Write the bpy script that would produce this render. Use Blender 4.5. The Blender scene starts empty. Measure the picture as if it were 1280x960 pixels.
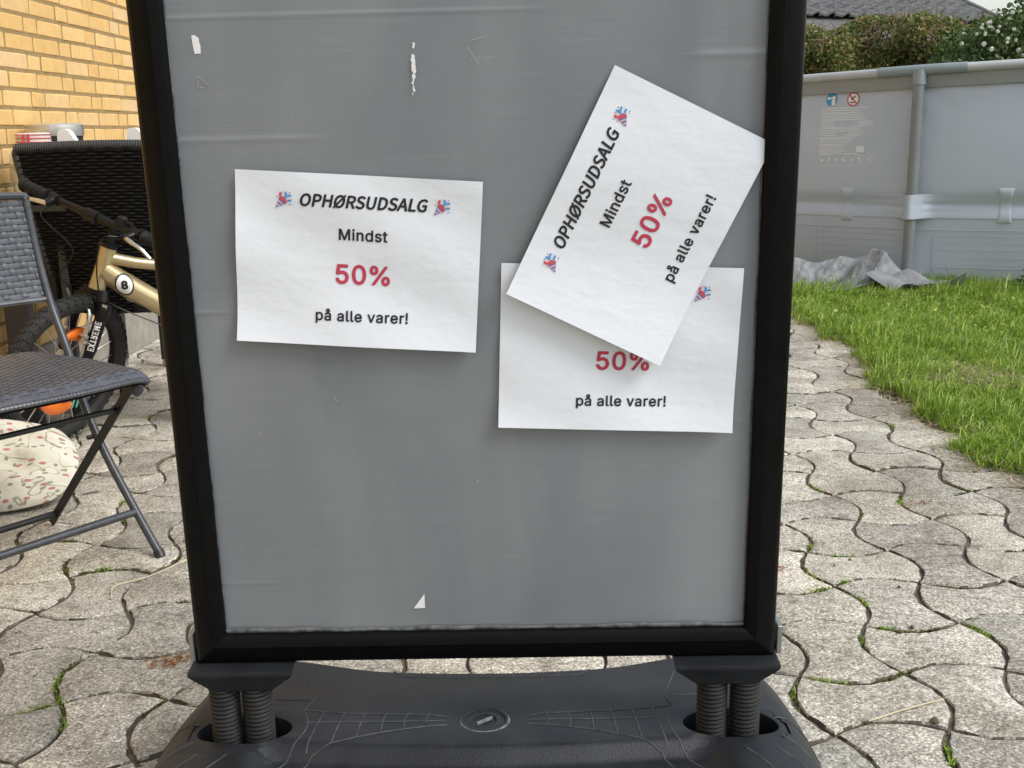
import bpy, math, random
import numpy as np
from mathutils import Matrix, Vector
random.seed(7); rng = np.random.default_rng(11)
R = math.radians
scene = bpy.context.scene
COL = scene.collection

# ------------------------------------------------------------------ camera
def rx(a): return np.array([[1,0,0],[0,math.cos(a),-math.sin(a)],[0,math.sin(a),math.cos(a)]])
def ry(a): return np.array([[math.cos(a),0,math.sin(a)],[0,1,0],[-math.sin(a),0,math.cos(a)]])
def rz(a): return np.array([[math.cos(a),-math.sin(a),0],[math.sin(a),math.cos(a),0],[0,0,1]])
CAM_POS = np.array([.059, -1.407, .980]); FOCAL = 1403.0
CAM_R = rz(R(.621)) @ rx(-R(12.808)) @ ry(R(1.133))
cam = bpy.data.cameras.new('camera'); cam_ob = bpy.data.objects.new('camera', cam); COL.objects.link(cam_ob)
cam.sensor_width = 36; cam.lens = FOCAL/1280*36; cam.clip_start = .05; cam.clip_end = 2000
m = np.eye(4); m[:3,0] = CAM_R[:,0]; m[:3,1] = CAM_R[:,2]; m[:3,2] = -CAM_R[:,1]; m[:3,3] = CAM_POS
cam_ob.matrix_world = Matrix(m.tolist()); scene.camera = cam_ob
def in_view(p):
    q = (np.asarray(p)-CAM_POS) @ CAM_R
    return (640+FOCAL*q[0]/q[1], 480-FOCAL*q[2]/q[1], q[1])

# ------------------------------------------------------------------ sky, sun, exposure
SUN_AZ, SUN_EL = R(118), R(46)      # azimuth from +y towards +x
world = bpy.data.worlds.new('World'); scene.world = world; world.use_nodes = True
wn, wl = world.node_tree.nodes, world.node_tree.links
bg = wn['Background']; sky = wn.new('ShaderNodeTexSky'); sky.sky_type = 'NISHITA'; sky.sun_disc = False
sky.sun_elevation = SUN_EL; sky.sun_rotation = SUN_AZ; sky.air_density = 1.4; sky.dust_density = 2.0; sky.ozone_density = 1.0
hs = wn.new('ShaderNodeHueSaturation'); hs.inputs['Saturation'].default_value = .50
wl.new(sky.outputs[0], hs.inputs['Color']); wl.new(hs.outputs[0], bg.inputs[0]); bg.inputs[1].default_value = .13
sun = bpy.data.lights.new('sun', 'SUN'); sun.energy = 1.5; sun.angle = R(24); sun.color = (1, .98, .945)
sun_ob = bpy.data.objects.new('sun', sun); COL.objects.link(sun_ob)
sd = Vector((math.sin(SUN_AZ)*math.cos(SUN_EL), math.cos(SUN_AZ)*math.cos(SUN_EL), math.sin(SUN_EL)))
sun_ob.rotation_euler = sd.to_track_quat('Z', 'Y').to_euler()
scene.view_settings.view_transform = 'Standard'; scene.view_settings.look = 'None'
scene.view_settings.exposure = .62; scene.view_settings.gamma = 1
scene.cycles.use_denoising = True
scene.cycles.max_bounces = 8; scene.cycles.transparent_max_bounces = 12

# ------------------------------------------------------------------ materials
def new_mat(name):
    mt = bpy.data.materials.new(name); mt.use_nodes = True
    return mt, mt.node_tree.nodes, mt.node_tree.links, mt.node_tree.nodes['Principled BSDF']
def ramp(n, stops):
    r = n.new('ShaderNodeValToRGB'); e = r.color_ramp.elements
    while len(e) > 1: e.remove(e[-1])
    e[0].position = stops[0][0]; e[0].color = (*stops[0][1], 1)
    for p, c in stops[1:]: k = e.new(p); k.color = (*c, 1)
    return r
def coords(n, l, rand=True, kind='Object', scale=None):
    tc = n.new('ShaderNodeTexCoord'); out = tc.outputs[kind]
    if rand:
        oi = n.new('ShaderNodeObjectInfo'); mul = n.new('ShaderNodeMath'); mul.operation = 'MULTIPLY'; mul.inputs[1].default_value = 37.3
        l.new(oi.outputs['Random'], mul.inputs[0])
        ad = n.new('ShaderNodeVectorMath'); ad.operation = 'ADD'; l.new(out, ad.inputs[0]); l.new(mul.outputs[0], ad.inputs[1]); out = ad.outputs[0]
    if scale:
        mp = n.new('ShaderNodeMapping'); mp.inputs['Scale'].default_value = scale; l.new(out, mp.inputs[0]); out = mp.outputs[0]
    return out
def noise(n, l, vec, scale, detail=4, rough=.55, dist=0):
    t = n.new('ShaderNodeTexNoise'); t.inputs['Scale'].default_value = scale; t.inputs['Detail'].default_value = detail
    t.inputs['Roughness'].default_value = rough; t.inputs['Distortion'].default_value = dist
    l.new(vec, t.inputs['Vector']); return t.outputs['Fac']
def mix(n, l, fac, a, b, mode='MIX'):
    x = n.new('ShaderNodeMix'); x.data_type = 'RGBA'; x.blend_type = mode
    for s, v in ((x.inputs['Factor'], fac), (x.inputs['A'], a), (x.inputs['B'], b)):
        if hasattr(v, 'is_output'): l.new(v, s)
        elif isinstance(v, tuple): s.default_value = (*v, 1)
        else: s.default_value = v
    return x.outputs['Result']
def bump(n, l, b, h, strength, dist):
    x = n.new('ShaderNodeBump'); x.inputs['Strength'].default_value = strength; x.inputs['Distance'].default_value = dist
    l.new(h, x.inputs['Height']); l.new(x.outputs[0], b.inputs['Normal'])
def simple(name, c1, c2=None, scale=30, rough=.5, metal=0, bs=0, bd=.001, bscale=None, stretch=None, coat=0, rvar=0, spec=.5):
    mt, n, l, b = new_mat(name)
    v = coords(n, l, True, 'Object', stretch)
    f = noise(n, l, v, scale)
    r = ramp(n, [(.3, c1), (.7, c2 or tuple(x*.8 for x in c1))]); l.new(f, r.inputs[0]); l.new(r.outputs[0], b.inputs['Base Color'])
    b.inputs['Roughness'].default_value = rough; b.inputs['Metallic'].default_value = metal; b.inputs['Specular IOR Level'].default_value = spec
    b.inputs['Coat Weight'].default_value = coat; b.inputs['Coat Roughness'].default_value = .15
    if rvar:
        mr = n.new('ShaderNodeMapRange'); mr.inputs['To Min'].default_value = max(.02, rough-rvar); mr.inputs['To Max'].default_value = rough+rvar
        l.new(noise(n, l, v, scale*.37), mr.inputs[0]); l.new(mr.outputs[0], b.inputs['Roughness'])
    if bs: bump(n, l, b, noise(n, l, v, bscale or scale*3), bs, bd)
    return mt

def paver_mat():
    mt, n, l, b = new_mat('worn_concrete')
    v = coords(n, l)
    oi = n.new('ShaderNodeObjectInfo')
    big = noise(n, l, v, 9, 5, .6); r1 = ramp(n, [(.26, (.28,.27,.245)), (.42, (.445,.43,.395)), (.58, (.53,.515,.475)), (.76, (.66,.645,.60))]); l.new(big, r1.inputs[0])
    fine = noise(n, l, v, 190, 3, .75); r2 = ramp(n, [(.28, (.12,.115,.11)), (.43, (.70,.70,.70)), (.55, (1.05,1.05,1.04)), (.66, (2.0,2.0,1.96))]); l.new(fine, r2.inputs[0])
    c = mix(n, l, 1, r1.outputs[0], r2.outputs[0], 'MULTIPLY')
    mid = noise(n, l, v, 60, 3, .7); r3 = ramp(n, [(.32, (.42,.40,.37)), (.50, (1,1,1))]); l.new(mid, r3.inputs[0])
    c = mix(n, l, .75, c, r3.outputs[0], 'MULTIPLY')
    r4 = ramp(n, [(0, (.70,.685,.66)), (.25, (.92,.90,.86)), (.6, (1.03,1.0,.95)), (1, (1.20,1.165,1.10))]); l.new(oi.outputs['Random'], r4.inputs[0])
    c = mix(n, l, 1, c, r4.outputs[0], 'MULTIPLY')
    # dirt stains that run across many stones
    tw = n.new('ShaderNodeNewGeometry'); st = noise(n, l, tw.outputs['Position'], 2.3, 5, .65); r5 = ramp(n, [(.36, (.55,.52,.465)), (.54, (1.03,1.02,.99))]); l.new(st, r5.inputs[0])
    c = mix(n, l, .8, c, r5.outputs[0], 'MULTIPLY')
    l.new(c, b.inputs['Base Color']); b.inputs['Roughness'].default_value = .92
    h = n.new('ShaderNodeMath'); h.operation = 'ADD'; l.new(fine, h.inputs[0]); l.new(mid, h.inputs[1])
    bump(n, l, b, h.outputs[0], .7, .0035)
    return mt
def brick_mat():
    mt, n, l, b = new_mat('yellow_brick')
    v = coords(n, l); oi = n.new('ShaderNodeObjectInfo')
    r0 = ramp(n, [(0, (.70,.445,.165)), (.35, (.74,.48,.19)), (.6, (.78,.515,.22)), (.8, (.73,.505,.265)), (.93, (.74,.45,.13)), (1, (.69,.485,.27))]); l.new(oi.outputs['Random'], r0.inputs[0])
    f = noise(n, l, v, 22, 5, .65); r1 = ramp(n, [(.3, (.91,.89,.86)), (.6, (1.02,1.02,1.0)), (.8, (1.06,1.05,1.03))]); l.new(f, r1.inputs[0])
    c = mix(n, l, 1, r0.outputs[0], r1.outputs[0], 'MULTIPLY')
    f2 = noise(n, l, v, 160, 3, .7); r2 = ramp(n, [(.27, (.55,.5,.42)), (.42, (1,1,1))]); l.new(f2, r2.inputs[0])
    c = mix(n, l, .6, c, r2.outputs[0], 'MULTIPLY')
    l.new(c, b.inputs['Base Color']); b.inputs['Roughness'].default_value = .9; bump(n, l, b, f2, .5, .003)
    return mt
def leaf_mat(name, stops, rough=.55, trans=.25):
    mt, n, l, b = new_mat(name)
    a = n.new('ShaderNodeAttribute'); a.attribute_name = 'rnd'
    r = ramp(n, stops); l.new(a.outputs['Fac'], r.inputs[0]); l.new(r.outputs[0], b.inputs['Base Color']); b.inputs['Roughness'].default_value = rough
    t = n.new('ShaderNodeBsdfTranslucent'); l.new(r.outputs[0], t.inputs['Color'])
    ms = n.new('ShaderNodeMixShader'); ms.inputs[0].default_value = trans
    l.new(b.outputs[0], ms.inputs[1]); l.new(t.outputs[0], ms.inputs[2]); l.new(ms.outputs[0], n['Material Output'].inputs[0])
    return mt
def panel_mat():
    mt, n, l, b = new_mat('grey_poster_under_clear_film')
    v = coords(n, l, False)
    f = noise(n, l, v, 3.2, 4, .5); r = ramp(n, [(.3, (.170,.190,.207)), (.7, (.208,.226,.243))]); l.new(f, r.inputs[0])
    vs = coords(n, l, False, 'Object', (3, 1, 260)); s = noise(n, l, vs, 1.5, 4, .7)
    r2 = ramp(n, [(.3, (.90,.90,.90)), (.7, (1.08,1.08,1.08))]); l.new(s, r2.inputs[0])
    c = mix(n, l, .35, r.outputs[0], r2.outputs[0], 'MULTIPLY')
    # dust and scuffs that have rubbed onto the film
    sc = noise(n, l, coords(n, l, False, 'Object', (5, 1, 40)), 2.0, 6, .75); r3 = ramp(n, [(.58, (0,0,0)), (.85, (.16,.16,.16))]); l.new(sc, r3.inputs[0])
    c = mix(n, l, r3.outputs[0], c, (.55,.57,.57))
    sp = noise(n, l, v, 170, 2, .5); r4 = ramp(n, [(.77, (0,0,0)), (.80, (.7,.7,.7))]); l.new(sp, r4.inputs[0])
    c = mix(n, l, r4.outputs[0], c, (.6,.6,.58))
    refl = noise(n, l, coords(n, l, False, 'Object', (1, 1, .28)), 5.5, 3, .5, .6); refl_ramp = ramp(n, [(.30, (.80,.83,.86)), (.52, (1,1,1)), (.72, (1.14,1.16,1.14))]); l.new(refl, refl_ramp.inputs[0]); c = mix(n, l, 1, c, refl_ramp.outputs[0], 'MULTIPLY')  # soft upright bands of reflection painted into the panel colour
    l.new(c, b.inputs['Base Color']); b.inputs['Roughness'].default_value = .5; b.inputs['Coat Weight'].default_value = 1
    mr = n.new('ShaderNodeMapRange'); mr.inputs['To Min'].default_value = .06; mr.inputs['To Max'].default_value = .30; l.new(f, mr.inputs[0]); l.new(mr.outputs[0], b.inputs['Coat Roughness'])
    wv = noise(n, l, coords(n, l, False, 'Object', (1, 1, 3)), 5, 3, .5); ad = n.new('ShaderNodeMath'); ad.operation = 'MULTIPLY_ADD'; ad.inputs[1].default_value = 6
    l.new(wv, ad.inputs[0]); l.new(s, ad.inputs[2]); bump(n, l, b, ad.outputs[0], .14, .0015)
    return mt
def cloth_print_mat():
    mt, n, l, b = new_mat('cream_cloth_with_berry_print')
    tc = n.new('ShaderNodeTexCoord'); uv = tc.outputs['UV']
    base = noise(n, l, uv, 5, 3); rb = ramp(n, [(.3, (.52,.50,.41)), (.7, (.62,.595,.51))]); l.new(base, rb.inputs[0]); c = rb.outputs[0]
    def blobs(sc, off, squash, lo, hi, rot):
        mp = n.new('ShaderNodeMapping'); mp.inputs['Location'].default_value = off; mp.inputs['Scale'].default_value = squash; mp.inputs['Rotation'].default_value = (0,0,rot); l.new(uv, mp.inputs[0])
        vo = n.new('ShaderNodeTexVoronoi'); vo.inputs['Scale'].default_value = sc; vo.voronoi_dimensions = '2D'; vo.inputs['Randomness'].default_value = .8; l.new(mp.outputs[0], vo.inputs['Vector'])
        r = ramp(n, [(lo, (1,1,1)), (hi, (0,0,0))]); l.new(vo.outputs['Distance'], r.inputs[0]); sx = n.new('ShaderNodeSeparateColor'); l.new(vo.outputs['Color'], sx.inputs[0]); gt = n.new('ShaderNodeMath'); gt.operation = 'GREATER_THAN'; gt.inputs[1].default_value = .45; l.new(sx.outputs[0], gt.inputs[0]); mu = n.new('ShaderNodeMath'); mu.operation = 'MULTIPLY'; l.new(r.outputs[0], mu.inputs[0]); l.new(gt.outputs[0], mu.inputs[1]); return mu.outputs[0]
    # thin vine lines: a distorted contour
    mp = n.new('ShaderNodeMapping'); l.new(uv, mp.inputs[0]); wv = noise(n, l, mp.outputs[0], 5.0, 1, .4, .8)
    r = ramp(n, [(.485, (0,0,0)), (.495, (.75,.75,.75)), (.505, (.75,.75,.75)), (.515, (0,0,0))]); l.new(wv, r.inputs[0]); c = mix(n, l, r.outputs[0], c, (.20,.19,.13))
    c = mix(n, l, blobs(8.2, (0,0,0), (1.1,1.5,1), .13, .16, .2), c, (.22,.235,.18))
    c = mix(n, l, blobs(7.6, (.37,.71,0), (1.1,1.35,1), .14, .18, -.3), c, (.40,.17,.16))
    c = mix(n, l, blobs(7.0, (.8,.13,0), (1.7,1,1), .10, .14, .6), c, (.26,.23,.15))
    l.new(c, b.inputs['Base Color']); b.inputs['Roughness'].default_value = .9
    bump(n, l, b, noise(n, l, uv, 9, 4), .5, .01)
    return mt
M = {}
M['paver'] = paver_mat(); M['brick'] = brick_mat()
M['soil'] = simple('dark_joint_soil', (.04,.034,.025), (.17,.145,.105), 28, .95, bs=.6, bd=.01)
M['lawn_soil'] = simple('lawn_soil', (.05,.06,.018), (.10,.085,.045), 25, .95, bs=.6, bd=.01)
M['mortar'] = simple('ochre_mortar', (.27,.18,.072), (.37,.26,.115), 45, .95, bs=.6, bd=.004, bscale=220)
M['plinth'] = simple('grey_render', (.36,.33,.28), (.24,.22,.185), 14, .92, bs=.5, bd=.004, bscale=160)
M['frame'] = simple('black_powder_coat', (.0030,.0030,.0033), (.0045,.0045,.005), 60, .34, rvar=.08, bs=.06, bd=.0005, bscale=900, spec=.12)
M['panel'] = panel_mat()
M['plastic'] = simple('black_moulded_plastic', (.0085,.0100,.0125), (.021,.0235,.0275), 11, .48, rvar=.12, bs=.5, bd=.0012, bscale=420, spec=.4)
M['rubber'] = simple('black_rubber', (.010,.010,.011), (.020,.020,.021), 50, .65, bs=.2, bd=.001)
M['dust_plastic'] = simple('dusty_plastic_edge', (.022,.024,.027), (.075,.079,.085), 60, .7)
M['dust_rim'] = simple('dusty_cap_rim', (.05,.053,.057), (.24,.25,.26), 70, .8)
M['alu'] = simple('dull_aluminium', (.42,.43,.43), (.32,.33,.33), 40, .42, .85)
M['film_edge'] = simple('milky_film_edge', (.025,.027,.029), (.17,.175,.18), 90, .4)
M['scratch'] = simple('faint_film_scratch', (.30,.315,.32), (.36,.37,.375), 60, .4)
M['white'] = simple('white_paper_scrap', (.80,.81,.82), (.76,.77,.79), 30, .8)
M['paper'] = simple('office_paper', (.735,.775,.83), (.705,.745,.80), 6, .85, bs=.40, bd=.008, bscale=8, stretch=(1,1,1.7))
M['ink'] = simple('black_ink', (.012,.012,.014), (.02,.02,.022), 60, .8)
M['red_ink'] = simple('crimson_ink', (.50,.045,.085), (.46,.05,.09), 60, .8)
for k, c in dict(e_purple=(.20,.14,.28), e_lilac=(.55,.45,.62), e_red=(.62,.07,.10), e_blue=(.04,.28,.62), e_yellow=(.75,.45,.06)).items(): M[k] = simple('print_'+k[2:], c, tuple(x*.9 for x in c), 60, .8)
M['weave'] = simple('slate_synthetic_rattan', (.044,.051,.063), (.070,.079,.094), 30, .5, bs=.2, bd=.0006, bscale=300)
M['weave_dark'] = simple('charcoal_synthetic_rattan', (.060,.062,.072), (.095,.098,.112), 30, .38, bs=.2, bd=.0006, bscale=300)
M['tube'] = simple('grey_painted_steel_tube', (.050,.053,.060), (.075,.078,.086), 50, .35, .3)
M['tube_dark'] = simple('black_painted_steel', (.013,.013,.014), (.02,.02,.02), 50, .42)
M['wicker'] = simple('black_wicker', (.007,.007,.007), (.014,.0135,.013), 40, .5, spec=.25)
M['wicker_edge'] = simple('dark_grey_wicker_rim', (.020,.021,.023), (.034,.035,.038), 60, .5)
M['gold'] = simple('champagne_bicycle_paint', (.50,.40,.22), (.44,.35,.19), 30, .28, .55, coat=.7)
M['gold_light'] = simple('cream_bicycle_flash', (.68,.66,.50), (.62,.60,.45), 30, .3, .2, coat=.6)
M['bike_black'] = simple('gloss_black', (.006,.006,.007), (.009,.009,.010), 40, .38, spec=.25)
M['silver'] = simple('brushed_alloy', (.66,.66,.66), (.55,.55,.55), 60, .30, .9)
M['grip'] = simple('black_grip_rubber', (.008,.008,.009), (.015,.015,.0155), 200, .62, spec=.25, bs=.4, bd=.001, bscale=700)
M['decal_white'] = simple('white_decal', (.78,.78,.76), (.74,.74,.72), 40, .4)
M['decal_black'] = simple('black_decal', (.01,.01,.01), (.014,.014,.014), 40, .4)
M['orange'] = simple('orange_reflector', (.85,.19,.015), (.75,.15,.012), 120, .2, coat=.6, bs=.3, bd=.001, bscale=500)
M['mint'] = simple('mint_green_cord', (.10,.50,.38), (.16,.58,.46), 120, .7)
M['tyre'] = simple('tyre_rubber', (.008,.008,.008), (.017,.0165,.016), 35, .75, bs=.2, bd=.001)
M['liner'] = simple('grey_pool_liner', (.445,.495,.575), (.485,.53,.605), 3.5, .42, bs=.25, bd=.01, bscale=4, rvar=.08)
M['liner_dark'] = simple('grey_pool_sleeve', (.27,.28,.285), (.30,.305,.31), 5, .5)
M['pool_steel'] = simple('grey_coated_steel', (.47,.48,.49), (.43,.44,.45), 8, .38)
M['pool_post'] = simple('grey_post_coating', (.19,.205,.21), (.225,.24,.245), 8, .38)
M['pool_joint'] = simple('greenish_grey_joint', (.22,.265,.275), (.26,.30,.305), 8, .4)
M['print_white'] = simple('pale_liner_print', (.74,.76,.78), (.70,.72,.74), 80, .6)
M['p_blue'] = simple('blue_sign_print', (.03,.30,.60), (.03,.27,.55), 60, .5)
M['p_red'] = simple('red_sign_print', (.55,.05,.09), (.5,.05,.08), 60, .5)
M['tarp'] = simple('silver_grey_tarpaulin', (.27,.285,.30), (.13,.132,.132), 10, .6, bs=.7, bd=.02, bscale=14)
M['tile'] = simple('weathered_roof_tile', (.075,.077,.082), (.16,.157,.15), 9, .9, bs=.5, bd=.01)
M['render_white'] = simple('white_render', (.78,.77,.73), (.72,.71,.67), 3, .9)
M['twig'] = simple('dry_twig', (.20,.14,.085), (.32,.235,.15), 20, .9)
M['stem'] = simple('brown_stem', (.08,.06,.035), (.13,.10,.06), 20, .9)
M['hedge_leaf'] = leaf_mat('hedge_leaf', [(0, (.055,.09,.017)), (.3, (.13,.175,.037)), (.55, (.22,.26,.06)), (.74, (.33,.32,.10)), (.88, (.40,.29,.14)), (1, (.45,.23,.10))], .5)
M['rose_leaf'] = leaf_mat('rose_leaf', [(0, (.03,.065,.016)), (.5, (.085,.145,.035)), (.85, (.16,.235,.06)), (1, (.28,.30,.12))], .45)
M['petal'] = leaf_mat('white_petal', [(0, (.80,.78,.66)), (1, (.86,.85,.80))], .6, .35)
M['grass'] = leaf_mat('grass_blade', [(0, (.090,.185,.015)), (.4, (.215,.355,.028)), (.72, (.345,.50,.050)), (.95, (.47,.58,.12)), (1, (.62,.55,.30))], .5, .35)
M['straw'] = leaf_mat('dry_straw', [(0, (.22,.15,.07)), (.5, (.42,.33,.18)), (1, (.62,.54,.36))], .8, .15)
M['moss'] = leaf_mat('joint_moss', [(0, (.045,.050,.014)), (.5, (.10,.105,.024)), (1, (.17,.17,.045))], .9, .1)
M['rust_litter'] = leaf_mat('rust_brown_litter', [(0, (.16,.07,.025)), (1, (.42,.20,.08))], .9, .1)
M['cloth'] = cloth_print_mat()
M['steel_lid'] = simple('brushed_steel_lid', (.72,.71,.68), (.60,.59,.56), 30, .30, .75, stretch=(1,1,12))
M['label_pink'] = simple('pale_pink_label', (.72,.60,.56), (.68,.55,.52), 30, .7)
M['label_red'] = simple('red_wire', (.55,.04,.05), (.5,.04,.05), 30, .5)
M['clip_white'] = simple('white_plastic', (.80,.80,.78), (.75,.75,.73), 20, .45)
mt, n_, l_, b_ = new_mat('jar_glass'); b_.inputs['Base Color'].default_value = (.93,.95,.93,1); b_.inputs['Transmission Weight'].default_value = .9; b_.inputs['Roughness'].default_value = .06; b_.inputs['IOR'].default_value = 1.35; M['glass'] = mt

# ------------------------------------------------------------------ mesh helpers
class MB:
    def __init__(s): s.v = []; s.f = []; s.mi = []; s.uv = None
    def add(s, vs, fs, mi=0):
        o = len(s.v); s.v += [tuple(map(float, p)) for p in vs]
        for f in fs: s.f.append([i+o for i in f]); s.mi.append(mi)
    def box(s, c, d, mi=0, rot=None, bev=0):
        x, y, z = (k/2 for k in d)
        if bev:
            b = min(bev, x*.9, y*.9, z*.9); vs = []
            for sz in (-1, 1):
                for (zz, ins) in (((z-b), 0), (z, b)) if sz > 0 else ((z, b), ((z-b), 0)):
                    hx, hy = x-ins, y-ins
                    for (px, py) in ((hx-b, -hy), (hx, -hy+b), (hx, hy-b), (hx-b, hy), (-hx+b, hy), (-hx, hy-b), (-hx, -hy+b), (-hx+b, -hy)):
                        vs.append((px, py, sz*zz))
            fs = [list(range(7, -1, -1)), list(range(24, 32))]
            for r in range(3):
                for k in range(8): a = r*8+k; b2 = r*8+(k+1) % 8; fs.append([a, b2, b2+8, a+8])
        else:
            vs = [(sx*x, sy*y, sz*z) for sz in (-1,1) for sx, sy in ((-1,-1),(1,-1),(1,1),(-1,1))]
            fs = [[3,2,1,0],[4,5,6,7],[0,1,5,4],[1,2,6,5],[2,3,7,6],[3,0,4,7]]
        vs = np.array(vs)
        if rot is not None: vs = vs @ np.asarray(rot).T
        s.add(vs+np.asarray(c), fs, mi); return s
    def tube(s, pts, r, n=8, mi=0, cap=True, closed=False, squash=None):
        pts = np.array(pts, float); k = len(pts); rr = np.full(k, r) if np.isscalar(r) else np.array(r, float)
        if closed: tang = np.roll(pts, -1, 0)-np.roll(pts, 1, 0)
        else: tang = np.gradient(pts, axis=0)
        tang /= np.linalg.norm(tang, axis=1)[:, None]+1e-12
        up = np.array([0,0,1.]) if abs(tang[0][2]) < .9 else np.array([1.,0,0])
        u = np.cross(tang[0], up); u /= np.linalg.norm(u); vs = []
        for i in range(k):
            u = u-tang[i]*(u@tang[i]); u /= np.linalg.norm(u); w = np.cross(tang[i], u)
            a, b = (rr[i], rr[i]) if squash is None else (rr[i]*squash[0], rr[i]*squash[1])
            for j in range(n):
                t = 2*math.pi*j/n; vs.append(pts[i]+u*a*math.cos(t)+w*b*math.sin(t))
        fs = []
        for i in range(k if closed else k-1):
            i2 = (i+1) % k
            for j in range(n): fs.append([i*n+j, i*n+(j+1) % n, i2*n+(j+1) % n, i2*n+j])
        if cap and not closed: fs += [list(range(n-1, -1, -1)), [(k-1)*n+j for j in range(n)]]
        s.add(vs, fs, mi); return s
    def lathe(s, prof, c=(0,0,0), n=24, mi=0, rot=None):
        vs = []; k = len(prof)
        for j in range(n):
            t = 2*math.pi*j/n
            for r, z in prof: vs.append((r*math.cos(t), r*math.sin(t), z))
        fs = [[j*k+i, ((j+1) % n)*k+i, ((j+1) % n)*k+i+1, j*k+i+1] for j in range(n) for i in range(k-1)]
        vs = np.array(vs)
        if rot is not None: vs = vs @ np.asarray(rot).T
        s.add(vs+np.asarray(c), fs, mi); return s
    def grid(s, fn, nu, nv, mi=0, flip=False):
        vs = [fn(i/nu, j/nv) for j in range(nv+1) for i in range(nu+1)]
        fs = []
        for j in range(nv):
            for i in range(nu):
                a = j*(nu+1)+i; q = [a, a+1, a+nu+2, a+nu+1]; fs.append(q[::-1] if flip else q)
        s.add(vs, fs, mi); return s
    def build(s, name, mats, parent=None, smooth=True, data_only=False):
        me = bpy.data.meshes.new(name); me.from_pydata(s.v, [], s.f)
        mats = mats if isinstance(mats, (list, tuple)) else [mats]
        for x in mats: me.materials.append(M[x] if isinstance(x, str) else x)
        if len(mats) > 1: me.polygons.foreach_set('material_index', s.mi)
        if smooth:
            me.polygons.foreach_set('use_smooth', [True]*len(me.polygons))
            try: me.set_sharp_from_angle(angle=R(38))
            except Exception: pass
        me.update()
        return me if data_only else link(name, me, parent)
def link(name, me, parent=None):
    o = bpy.data.objects.new(name, me); COL.objects.link(o)
    if parent is not None: o.parent = parent
    return o
def empty(name, loc=(0,0,0)):
    o = bpy.data.objects.new(name, None); o.location = loc; COL.objects.link(o); o.empty_display_size = .05; return o
def tag(o, label=None, cat=None, group=None, kind=None):
    for k, v in (('label', label), ('category', cat), ('group', group), ('kind', kind)):
        if v: o[k] = v
    return o
def rel(parent, o):
    """keep world placement while parented to a root that only has a location"""
    o.matrix_parent_inverse = Matrix.Translation(-parent.location); return o
def part(mb, name, mats, root, smooth=True):
    return rel(root, mb.build(name, mats, root, smooth))
def cards(name, P, U, W, L, B, mat, parent=None, fold=.25, shape='leaf'):
    """many leaf blades: centres P, long axes U, side axes W, half length L, half width B, as one mesh"""
    k = len(P); N = np.cross(U, W); L = L[:, None]; B = B[:, None]
    v = np.stack([P-U*L, P-U*L*.1+W*B+N*B*fold, P+U*L, P-U*L*.1-W*B+N*B*fold], 1).reshape(-1, 3)
    i = np.arange(k)*4
    f = np.concatenate([np.stack([i, i+1, i+2], 1), np.stack([i, i+2, i+3], 1)])
    me = bpy.data.meshes.new(name); me.vertices.add(len(v)); me.vertices.foreach_set('co', v.ravel())
    me.loops.add(f.size); me.loops.foreach_set('vertex_index', f.ravel().astype(np.int32))
    me.polygons.add(len(f)); me.polygons.foreach_set('loop_start', np.arange(len(f), dtype=np.int32)*3)
    a = me.attributes.new('rnd', 'FLOAT', 'POINT'); a.data.foreach_set('value', np.repeat(rng.random(k), 4).astype(np.float32))
    me.materials.append(M[mat]); me.update(calc_edges=True); me.validate()
    return link(name, me, parent)
def unit(v): return v/(np.linalg.norm(v, axis=-1, keepdims=True)+1e-12)
def rand_dirs(k, flat=1.0):
    d = rng.normal(size=(k, 3)); d[:, 2] *= flat; return unit(d)
def blades(name, P, H, lean, width, mat, parent=None):
    """upright grass blades: roots P, heights H"""
    k = len(P); a = rng.random(k)*2*np.pi; d = np.stack([np.cos(a), np.sin(a), np.zeros(k)], 1); w = np.stack([-np.sin(a+.8), np.cos(a+.8), np.zeros(k)], 1)
    le = (lean*(.3+rng.random(k)))[:, None] if np.isscalar(lean) else lean[:, None]
    z = np.array([0,0,1.]); Hc = H[:, None]; wd = (width*(.6+.8*rng.random(k)))[:, None]
    m1 = P+z*Hc*.55+d*Hc*le*.35; tip = P+z*Hc*(1-.35*le)+d*Hc*le
    v = np.stack([P-w*wd, P+w*wd, m1-w*wd*.8, m1+w*wd*.8, tip], 1).reshape(-1, 3); i = np.arange(k)*5
    f = np.concatenate([np.stack([i, i+1, i+3], 1), np.stack([i, i+3, i+2], 1), np.stack([i+2, i+3, i+4], 1)])
    me = bpy.data.meshes.new(name); me.vertices.add(len(v)); me.vertices.foreach_set('co', v.ravel())
    me.loops.add(f.size); me.loops.foreach_set('vertex_index', f.ravel().astype(np.int32))
    me.polygons.add(len(f)); me.polygons.foreach_set('loop_start', np.arange(len(f), dtype=np.int32)*3)
    at = me.attributes.new('rnd', 'FLOAT', 'POINT'); at.data.foreach_set('value', np.repeat(rng.random(k), 5).astype(np.float32))
    me.materials.append(M[mat]); me.update(calc_edges=True); me.validate()
    return link(name, me, parent)
def spline(ctrl, n=8):
    c = np.array(ctrl, float); p = np.vstack([2*c[0]-c[1], c, 2*c[-1]-c[-2]]); out = []
    for i in range(1, len(p)-2):
        for t in np.linspace(0, 1, n, endpoint=False):
            out.append(.5*((2*p[i])+(-p[i-1]+p[i+1])*t+(2*p[i-1]-5*p[i]+4*p[i+1]-p[i+2])*t*t+(-p[i-1]+3*p[i]-3*p[i+1]+p[i+2])*t**3))
    return np.array(out+[c[-1]])
import os
_font = None
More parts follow.
